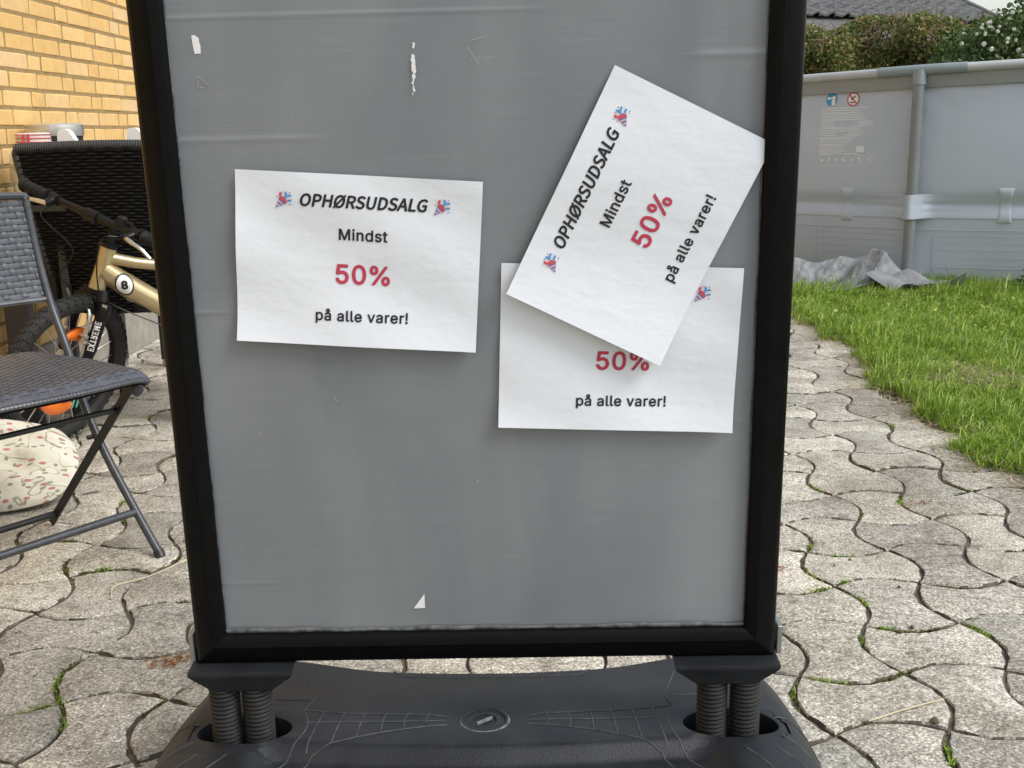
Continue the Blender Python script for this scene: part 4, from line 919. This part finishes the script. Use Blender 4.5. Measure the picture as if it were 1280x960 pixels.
def wheel(c, ax, e1, e2, name):
    w = empty(name, (0,0,0)); w.parent = bike; w.matrix_parent_inverse = Matrix.Translation(-bike.location)
    P = lambda r, a, x: c+r*(math.cos(a)*e1+math.sin(a)*e2)+ax*x
    b = MB(); n, k = 56, 12; rc, rs = RW-.030, .0285
    vs = [P(rc+rs*math.cos(2*math.pi*j/k), 2*math.pi*i/n, rs*.92*math.sin(2*math.pi*j/k)) for i in range(n) for j in range(k)]
    b.add(vs, [[i*k+j, i*k+(j+1) % k, ((i+1) % n)*k+(j+1) % k, ((i+1) % n)*k+j] for i in range(n) for j in range(k)])
    for i in range(52):                                           # tread knobs
        a = 2*math.pi*i/52
        for row, (x, dr, tw) in enumerate(((0,.0275,.3),(.0135,.0225,-.25),(-.0135,.0225,.25),(.0225,.0125,0),(-.0225,.0125,0))):
            aa = a+(0 if row % 2 else math.pi/52); r_ = rc+dr; er = math.cos(aa)*e1+math.sin(aa)*e2; et = -math.sin(aa)*e1+math.cos(aa)*e2; tl_ = math.atan2(x, dr)
            nn_ = er*math.cos(tl_)+ax*math.sin(tl_); ss_ = np.cross(et, nn_); t2 = et*math.cos(tw)+ss_*math.sin(tw); s2 = np.cross(nn_, t2)
            b.box(c+er*r_+ax*x, (.0155 if row == 0 else .0125, .0105 if row == 0 else .0085, .0085), rot=np.stack([t2, s2, nn_], 1))
    b.build('tyre', 'tyre', w, False)
    b = MB(); pr = [(RW-.056,-.011),(RW-.047,-.0125),(RW-.045,-.006),(RW-.049,0),(RW-.045,.006),(RW-.047,.0125),(RW-.056,.011),(RW-.060,0)]; kk = len(pr)
    vs = [P(r, 2*math.pi*i/n, x) for i in range(n) for r, x in pr]; b.add(vs, [[i*kk+j, i*kk+(j+1) % kk, ((i+1) % n)*kk+(j+1) % kk, ((i+1) % n)*kk+j] for i in range(n) for j in range(kk)]); b.build('rim', 'bike_black', w)
    b = MB(); b.tube([c-ax*.040, c-ax*.030, c-ax*.028, c+ax*.028, c+ax*.030, c+ax*.040], [.010,.022,.014,.014,.022,.010], 14); b.build('hub', 'silver', w)
    b = MB()
    for i in range(24):
        a = 2*math.pi*i/24; sd_ = .026 if i % 2 else -.026; b.tube([P(.019, a+(.9 if (i//2) % 2 else -.9), sd_), P(RW-.058, a, 0)], .0017, 5)
    b.build('spokes', 'silver', w)
    for a0 in (math.pi/2+.1, -math.pi/2+.1):                       # orange spoke reflectors, flat in the wheel
        b = MB(); rr_ = RW*.50
        for sd_ in (1, -1): b.grid(lambda u, q: tuple(P(rr_+(q-.5)*.042*math.sin(math.pi*(.06+.88*u))**.55, a0+(u-.5)*1.15, sd_*(.004+.006*math.sin(math.pi*q))+.012)), 12, 4, flip=(sd_ < 0))
        b.build('reflector', 'orange', w)
    return w
# reflector orientation: flat faces to the wheel side
wheel(AX, LFT, FWD, S_, 'front_wheel')
REAR = AX*0+fp(.775, 0); REAR[2] = RW; wheel(REAR, LN, -EV, FU, 'rear_wheel')
# fork
b = MB(); b.tube([bp(0,-.052,-.052), bp(.004,0,-.038), bp(0,.052,-.052)], [.019,.024,.019], 12); 
for s in (-1, 1):
    b.tube(spline([bp(.0,s*.050,-.045), bp(.006,s*.054,-.08), bp(.010,s*.053,-.20), bp(.014,s*.050,-.262)],5), [.021]*6+[.0195]*5+[.017]*5, 12)
    b.tube([bp(.004,s*.040,-.045), bp(-.002,s*.025,-.012)], [.020,.020], 10)
fork = part(b, 'fork', 'bike_black', bike)
for s in (-1, 1):
    b = MB(); b.tube([bp(.014,s*.050,-.240), bp(.022,s*.049,-.278)], [.0155,.0135], 12); b.tube([bp(.034,s*.036,-.292), bp(.034,s*.062,-.292)], .011, 10); b.tube([bp(.022,s*.049,-.275), bp(.034,s*.048,-.297)], [.0135,.012], 10); rel(bike, b.build('dropout', 'silver', fork)).matrix_parent_inverse = Matrix.Identity(4)
v, f, s = lettering('EXTREME', .098, 0, 1.05, True); cd = np.array([.0,0,0]); outn = unit((CAM_POS*np.array([1,1,0])-H0*np.array([1,1,0]))); b = MB()
# lettering runs up the near fork leg, wrapped on its round side
legc = lambda s_: bp(.010, .053, s_)
vd = unit(np.array([.25,-.96,.15])); vd -= S_*(vd@S_); vd = unit(vd); hd_ = np.cross(vd, S_)
tv = []; vt, f, dt_ = thick(v, f, .0011, True)
for x, y in vt:
    yy = (y-.006)*1.15; ang = yy/.020; tv.append(legc(-.150+x)+(vd*math.cos(ang)-np.cross(S_, vd)*-math.sin(ang))*.0214)
b.add(tv, f); o = b.build('fork_lettering', 'decal_white', fork, False); o.matrix_parent_inverse = Matrix.Identity(4)
b = MB(); b.grid(lambda u, w_: tuple(bp(.0,.052,-.060)+S_*(.055*(u-.7))+vd*.0225*math.cos((w_-.5)*.7)+np.cross(S_, vd)*.0225*math.sin((w_-.5)*.7)), 6, 4); o = b.build('fork_flash', 'silver', fork); o.matrix_parent_inverse = Matrix.Identity(4)
# frame
hb, htp = bp(0,0,-.010), bp(0,0,.129)
b = MB(); b.tube([hb, bp(0,0,.06), htp], [.0270,.0245,.0265], 16); part(b, 'head_tube', 'gold', bike)
b = MB(); b.tube([htp+S_*0, htp+S_*.012], .0285, 16); b.tube([hb, hb-S_*.014], .0285, 16); part(b, 'headset', 'bike_black', bike)
BB = fp(.42,-.245); ST = fp(.36,.055)
b = MB(); b.tube([bp(0,0,.095), fp(.12,.066), fp(.24,.046), ST], [.0200,.0185,.018,.017], 14); part(b, 'top_tube', 'gold', bike)
b = MB(); b.tube([bp(0,0,.055), fp(.10,-.015), fp(.25,-.120), BB], [.031,.034,.031,.025], 16, squash=(1,1.12)); dt = part(b, 'down_tube', 'gold', bike)
b = MB(); b.tube(spline([fp(.085,-.048), fp(.17,-.062), fp(.26,-.125), fp(.36,-.215)],5), [.006]+[.014]*5+[.017]*5+[.014]*4+[.006], 10); part(b, 'down_tube_flash', 'gold_light', bike)
b = MB(); b.tube(spline([fp(.10,-.074), fp(.18,-.098), fp(.26,-.150), fp(.34,-.215)],5), [.004]+[.012]*14+[.004], 8); part(b, 'down_tube_black_stripe', 'bike_black', bike)  # gloss black stripe running below the cream flash
b = MB(); b.tube([BB, ST+FU*.05], .0165, 12); [b.tube([BB, REAR+LN*s*.055], .0095, 10) for s in (-1,1)]; [b.tube([ST, REAR+LN*s*.055], .0085, 10) for s in (-1,1)]; part(b, 'rear_frame', 'gold', bike)
b = MB(); b.tube([ST+FU*.05, ST+FU*.13+EV*.02], .0125, 10); part(b, 'seat_post', 'silver', bike)
b = MB(); sc_ = ST+FU*.15+EV*.03
b.grid(lambda u, w_: tuple(sc_+EV*(-.12+.24*u)+LN*(w_-.5)*(.05+.11*u**1.6)+FU*(.012*math.sin(math.pi*w_)+.02*u*u-.02*(2*w_-1)**4)), 12, 10); b.grid(lambda u, w_: tuple(sc_+EV*(-.12+.24*u)+LN*(w_-.5)*(.05+.11*u**1.6)-FU*(.025+.01*u)), 12, 10, flip=True); part(b, 'saddle', 'grip', bike)
b = MB(); b.tube([BB-LN*.05, BB+LN*.05], .019, 12); b.tube([BB+LN*.052, BB+LN*.060-EV*.05-FU*.11], .009, 8); b.tube([BB-LN*.052, BB-LN*.060+EV*.05+FU*.11], .009, 8); part(b, 'crank', 'silver', bike)
for s in (1, -1): b = MB(); b.box(BB+LN*s*.10-s*(EV*.05+FU*.11), (.08,.07,.02), rot=np.stack([EV, LN, FU], 1), bev=.004); part(b, 'pedal', 'grip', bike)
b = MB(); b.lathe([(.02,-.002),(.075,-.002),(.078,0),(.075,.002),(.02,.002)], BB-LN*.045, 28, rot=np.stack([EV, FU, np.cross(EV, FU)], 1)); b.tube([BB-LN*.045+FU*.076, REAR-LN*.045+FU*.03], .004, 6); b.tube([BB-LN*.045-FU*.076, REAR-LN*.045-FU*.03], .004, 6); part(b, 'chain_set', 'bike_black', bike)
b = MB(); kb = fp(.60,-.27,.03); b.tube([kb, (kb[0]+.03, kb[1]-.16, .004)], .008, 8); part(b, 'kickstand', 'bike_black', bike)
# roundel with the figure 8 on the down tube
dd_ = unit(fp(.25,-.120)-fp(.10,-.015)); vd2 = np.array([.08,-.98,.16]); vd2 -= dd_*(vd2@dd_); vd2 = unit(vd2); yv = np.cross(vd2, dd_)
xa = unit(np.array([1.,.15,0])); xa -= vd2*(xa@vd2); xa = unit(xa); ya = np.cross(vd2, xa); ya = ya if ya[2] > 0 else -ya
rc_ = fp(.078,.004)
def on_tube(x, y, off):
    q = xa*x+ya*y; a, c_ = q@dd_, q@yv; r_ = .0392+off; return rc_+dd_*a+yv*r_*math.sin(c_/r_)+vd2*r_*math.cos(c_/r_)
def roundel(r0, r1, off, mat):
    b = MB(); n = 36; vs = []
    for q in np.linspace(r0, r1, 7):
        for k in range(n): a = 6.2832*k/n; vs.append(on_tube(q*.80*math.cos(a), q*1.05*math.sin(a), off))
    b.add(vs, [[r*n+k, r*n+(k+1) % n, (r+1)*n+(k+1) % n, (r+1)*n+k] for r in range(6) for k in range(n)]); o = b.build('number_roundel', mat, dt, False); o.matrix_parent_inverse = Matrix.Identity(4)
roundel(.001, .0325, .0006, 'decal_white'); roundel(.0315, .0370, .0012, 'decal_black')
v, f, s = lettering('8', .0170, 0, 1); hgt = v[:, 1].max(); vt, f, dt_ = thick(v, f, .0022); b = MB(); b.add([on_tube(x, (y-hgt/2)*1.0, .0024-d_) for (x, y), d_ in zip(vt, dt_)], f); o = b.build('number_eight', 'decal_black', dt, False); o.matrix_parent_inverse = Matrix.Identity(4)
# stem, bars, grips, levers
bar0 = bp(.108, 0, .222)
b = MB(); b.tube(spline([bp(0,0,.138), bp(.004,0,.180), bp(.03,0,.206), bar0],5), [.0125]*6+[.014]*5+[.016]*5, 12); b.tube([bar0-LFT*.024, bar0+LFT*.024], .0205, 14); part(b, 'stem', 'bike_black', bike)
def bar_pt(l): return bar0+LFT*l-FWD*.065*abs(l)
b = MB(); b.tube([bar_pt(l) for l in np.linspace(-.30,.30,30)], [.0112+.0045*math.exp(-(l/.07)**2) for l in np.linspace(-.30,.30,30)], 12); part(b, 'handlebar', 'bike_black', bike)
for s in (-1, 1):
    ls = np.linspace(.195,.312,30); b = MB(); b.tube([bar_pt(s*l) for l in ls], [.0235 if l < .200 or l > .307 else .0172+.0010*math.sin(l*900) for l in ls], 14); part(b, 'grip', 'grip', bike)
    b = MB(); c_ = bar_pt(s*.165); b.tube([bar_pt(s*.150), bar_pt(s*.183)], .0180, 12); b.tube([c_, c_+FWD*.030-S_*.012, c_+FWD*.040-S_*.018-LFT*s*.018], [.015,.012,.009], 10); lv = part(b, 'lever_clamp', 'bike_black', bike)
    b = MB(); q0 = c_+FWD*.032-S_*.016; b.tube(spline([q0-LFT*s*.012, q0+LFT*s*.030+FWD*.012-S_*.004, q0+LFT*s*.070+FWD*.010-S_*.012, q0+LFT*s*.098-FWD*.004-S_*.030],5), [.0075]*6+[.0065]*5+[.0060]*5, 8); part(b, 'brake_lever', 'silver', bike)
    b = MB(); b.tube([bar_pt(s*.055)+S_*.0], .0) if False else None
b = MB(); c_ = bar_pt(.105); b.tube([c_+S_*.006, c_+S_*.030], [.0145,.0165], 14); b.tube([c_+S_*.030, c_+S_*.036], [.0165,.011], 14); b.tube([c_+S_*.02+LFT*.01, c_+S_*.024+LFT*.036-FWD*.005], [.004,.006], 8); part(b, 'bell', 'grip', bike)
b = MB(); q0 = bar_pt(-.165)+FWD*.04-S_*.018
b.tube(spline([q0+LFT*.02, q0+LFT*.06+FWD*.06-S_*.03, bp(.15,.0,.11), bp(.14,-.03,.02), bp(.10,-.02,-.015), bp(.075,-.055,-.03)],8), .0022, 6); part(b, 'brake_cable', 'bike_black', bike)
b = MB(); q1 = bar_pt(.165)+FWD*.04-S_*.018; b.tube(spline([q1-LFT*.02, q1-LFT*.06+FWD*.03-S_*.03, bp(.04,.03,.02), fp(.03,-.055,.02), fp(.20,-.15,.03), fp(.40,-.27,.03)],8), .0022, 6); part(b, 'brake_cable', 'bike_black', bike)
# V-brake on the front of the fork
for s in (-1, 1):
    b = MB(); b.tube(spline([bp(.040,s*.040,-.175), bp(.046,s*.046,-.120), bp(.044,s*.038,-.085), bp(.044,s*.030,-.072)],5), [.0085]*5+[.0075]*6+[.006]*5, 8); b.tube([bp(.020,s*.045,-.178), bp(.048,s*.043,-.178)], .010, 10); b.tube([bp(.046,s*.026,-.156), bp(.046,s*.058,-.156)], .0065, 8); part(b, 'brake_arm', 'silver', bike)
    b = MB(); b.box(bp(.012,s*.026,-.160), (.05,.012,.014), rot=np.stack([FWD, LFT, S_], 1), bev=.003); part(b, 'brake_pad', 'grip', bike)
b = MB(); b.tube(spline([bp(.044,.034,-.074), bp(.046,.0,-.066), bp(.046,-.038,-.070), bp(.052,-.052,-.052), bp(.066,-.054,-.032)],5), .0034, 6); part(b, 'brake_noodle', 'silver', bike)
# mint cord wound on the axle
b = MB()
for k in range(7): a0 = random.random()*6; c_ = AX+LFT*(.050+.004*k)+S_*.012; b.tube([c_+(.017+.004*math.sin(3*t+a0))*(math.cos(t)*FWD+math.sin(t)*S_)+LFT*.005*math.sin(2*t+a0) for t in np.linspace(0,6.2832,22)[:-1]], .0030, 5, closed=True)
for dz in (0,.018): b.tube([AX+LFT*.07+FWD*dz, AX+LFT*.075-S_*.05+FWD*(dz-.01), AX+LFT*.07-S_*.10+FWD*(dz-.015)], .0028, 5)
part(b, 'cord', 'mint', bike)

# ================================================================== BLACK WICKER ARMCHAIR
wk = empty('wicker_armchair', (-1.30, 2.56, 0)); tag(wk, 'black woven wicker armchair with its back to the bicycle and folding chair', 'armchair')
YB = 2.315; TLx, TRx, BLx, BRx = -1.603, -1.015, -1.515, -1.085; ZT, ZB = .945, .392
def wback(u, v):
    x = (BLx+(BRx-BLx)*u)*(1-v)+(TLx+(TRx-TLx)*u)*v; z = ZB+(ZT-ZB)*v+.008*math.sin(math.pi*u)*v; y = YB+.05*(1-v)+.035*(2*u-1)**2-.02*math.sin(math.pi*v); return np.array([x, y, z])
b = MB(); nr, ns = 52, 20; seg = 3
for j in range(nr):
    pts = []
    for k in range(ns*seg+1):
        u = k/(ns*seg); ph = math.cos(math.pi*ns*u+(math.pi if j % 2 else 0)); pts.append((wback(u, (j+.06)/nr), wback(u, (j+.5)/nr), wback(u, (j+.94)/nr), .0045*ph))
    vs = []
    for e0, c_, e1, h in pts: vs += [e0+[0,-h*.6+.003,0], c_+[0,-h-.0025,0], e1+[0,-h*.6+.003,0]]
    b.add(vs, [[a*3+q, a*3+q+1, a*3+q+4, a*3+q+3] for a in range(len(pts)-1) for q in (0, 1)])
part(b, 'back_weave', 'wicker', wk)
b = MB(); b.grid(lambda u, v: tuple(wback(u, v)+[0,.012,0]), 12, 8); b.grid(lambda u, v: tuple(wback(u, v)+[0,.055,0]), 12, 8); part(b, 'back_frame', 'wicker', wk)
edge = [wback(0, v) for v in np.linspace(0,.97,14)]+[wback(u, 1) for u in np.linspace(.01,.99,22)]+[wback(1, v) for v in np.linspace(.97,0,14)]
b = MB(); b.tube([p+[0,.012,0] for p in edge], .0165, 10); part(b, 'rim', 'wicker_edge', wk)
b = MB()
for k in range(70):
    u = (k+.5)/70; c_ = wback(u, 1)+[0,.012,0]; b.tube([c_+.0172*np.array([0, math.cos(a), math.sin(a)]) for a in np.linspace(0,6.2832,11)[:-1]], .0020, 4, closed=True)
part(b, 'rim_binding', 'wicker_edge', wk)
b = MB(); b.box((-1.30, 2.64, .435), (.41,.50,.075), bev=.01); part(b, 'seat', 'wicker', wk)
for s, x in ((-1,-1.535),(1,-1.065)): b = MB(); b.box((x, 2.60, .53), (.05,.46,.24), bev=.012); part(b, 'armrest', 'wicker', wk)
for x in (-1.50,-1.10):
    for y in (2.375, 2.84): b = MB(); b.tube([(x, y, 0), (x, y, .36)], [.013,.018], 10); b.tube([(x,y,0),(x,y,.02)], .015, 10); part(b, 'leg', 'tube_dark', wk)

# ================================================================== CONSOLE TABLE WITH JARS
tb = empty('console_table', (-1.58, 2.85, 0)); tag(tb, 'narrow black table along the brick wall behind the wicker armchair', 'table')
b = MB(); b.box((-1.585, 2.87, .752), (.29, 1.10, .024), bev=.004); part(b, 'table_top', 'tube_dark', tb)
b = MB(); b.box((-1.655, 2.362, .37), (.085,.045,.74), bev=.004); part(b, 'leg', 'tube_dark', tb)
b = MB(); b.box((-1.482, 2.362, .37), (.03,.03,.74), bev=.003) ; part(b, 'leg', 'tube_dark', tb)
for x in (-1.69, -1.497):
    b = MB(); b.box((x, 3.39, .385), (.040,.040,.71), bev=.003); lg = part(b, 'leg', 'tube_dark', tb); b = MB(); b.box((x, 3.39, .018), (.034,.034,.036), bev=.003); rel(tb, b.build('foot', 'alu', lg)).matrix_parent_inverse = Matrix.Identity(4)
# clip-top glass jar
j1 = empty('clip_top_jar', (-1.600, 2.505, .764)); tag(j1, 'glass clip-top jar with pale lid and red wire clip on the black table', 'jar')
c = np.array([-1.600, 2.505, .764])
b = MB(); b.lathe([(.0,.003),(.070,.003),(.078,.014),(.082,.05),(.082,.16),(.070,.180),(.056,.20),(.053,.20),(.066,.180),(.078,.16),(.078,.05),(.072,.012),(0,.008)], c, 32); part(b, 'jar_body', 'glass', j1)
b = MB(); b.lathe([(0,.234),(.050,.234),(.055,.229),(.056,.204),(.052,.199),(0,.199)], c, 32); part(b, 'lid', 'label_pink', j1)
b = MB()
for z, r_ in ((.228,.0575),(.216,.0580),(.203,.0575)): b.tube([c+np.array([r_*math.cos(a), r_*math.sin(a), z]) for a in np.linspace(0,6.2832,33)[:-1]], .0013, 6, closed=True)
for a in (-1.75,-1.45): b.tube([c+np.array([.059*math.cos(a), .059*math.sin(a), z]) for z in (.196,.215,.230)], .0035, 6)
part(b, 'wire_clip', 'label_red', j1)
# steel-lidded jar
j2 = empty('storage_jar', (-1.618, 2.755, .764)); tag(j2, 'wide glass storage jar with brushed steel lid on the black table', 'jar')
c = np.array([-1.628, 2.760, .764]); b = MB(); b.lathe([(0,.003),(.086,.003),(.094,.015),(.098,.06),(.098,.17),(.088,.205),(.084,.205),(.094,.168),(.094,.06),(.088,.014),(0,.008)], c, 32); part(b, 'jar_body', 'glass', j2)
b = MB(); b.lathe([(0,.266),(.094,.266),(.100,.261),(.101,.232),(.099,.222),(.085,.222),(0,.222)], c, 40); part(b, 'lid', 'steel_lid', j2)
b = MB(); b.lathe([(.089,.204),(.095,.207),(.095,.221),(.088,.223)], c, 32); part(b, 'seal_ring', 'rubber', j2)
for x, y, lab in ((-1.455, 2.44, 'white plastic wedge standing behind the wicker rim, beside the steel-lidded jar'), (-1.222, 2.44, 'white plastic wedge standing behind the wicker rim, next to the black sign frame')):
    b = MB(); pr = [(-.032,.30),(.055,.30),(.030,.345),(.010,.380),(-.002,.388),(-.024,.386),(-.030,.37)]; 
    n7 = len(pr); vs = [(x+px_, y-.018, .62+pz) for px_, pz in pr]+[(x+px_, y+.018, .62+pz) for px_, pz in pr]
    b.add(vs, [list(range(n7)), list(range(2*n7-1, n7-1, -1))]+[[i, n7+i, n7+(i+1) % n7, (i+1) % n7] for i in range(n7)]); b.box((x, y, .80), (.03,.02,.26), bev=.004)
    tag(b.build('white_wedge', 'clip_white', smooth=False), lab, 'plastic piece')
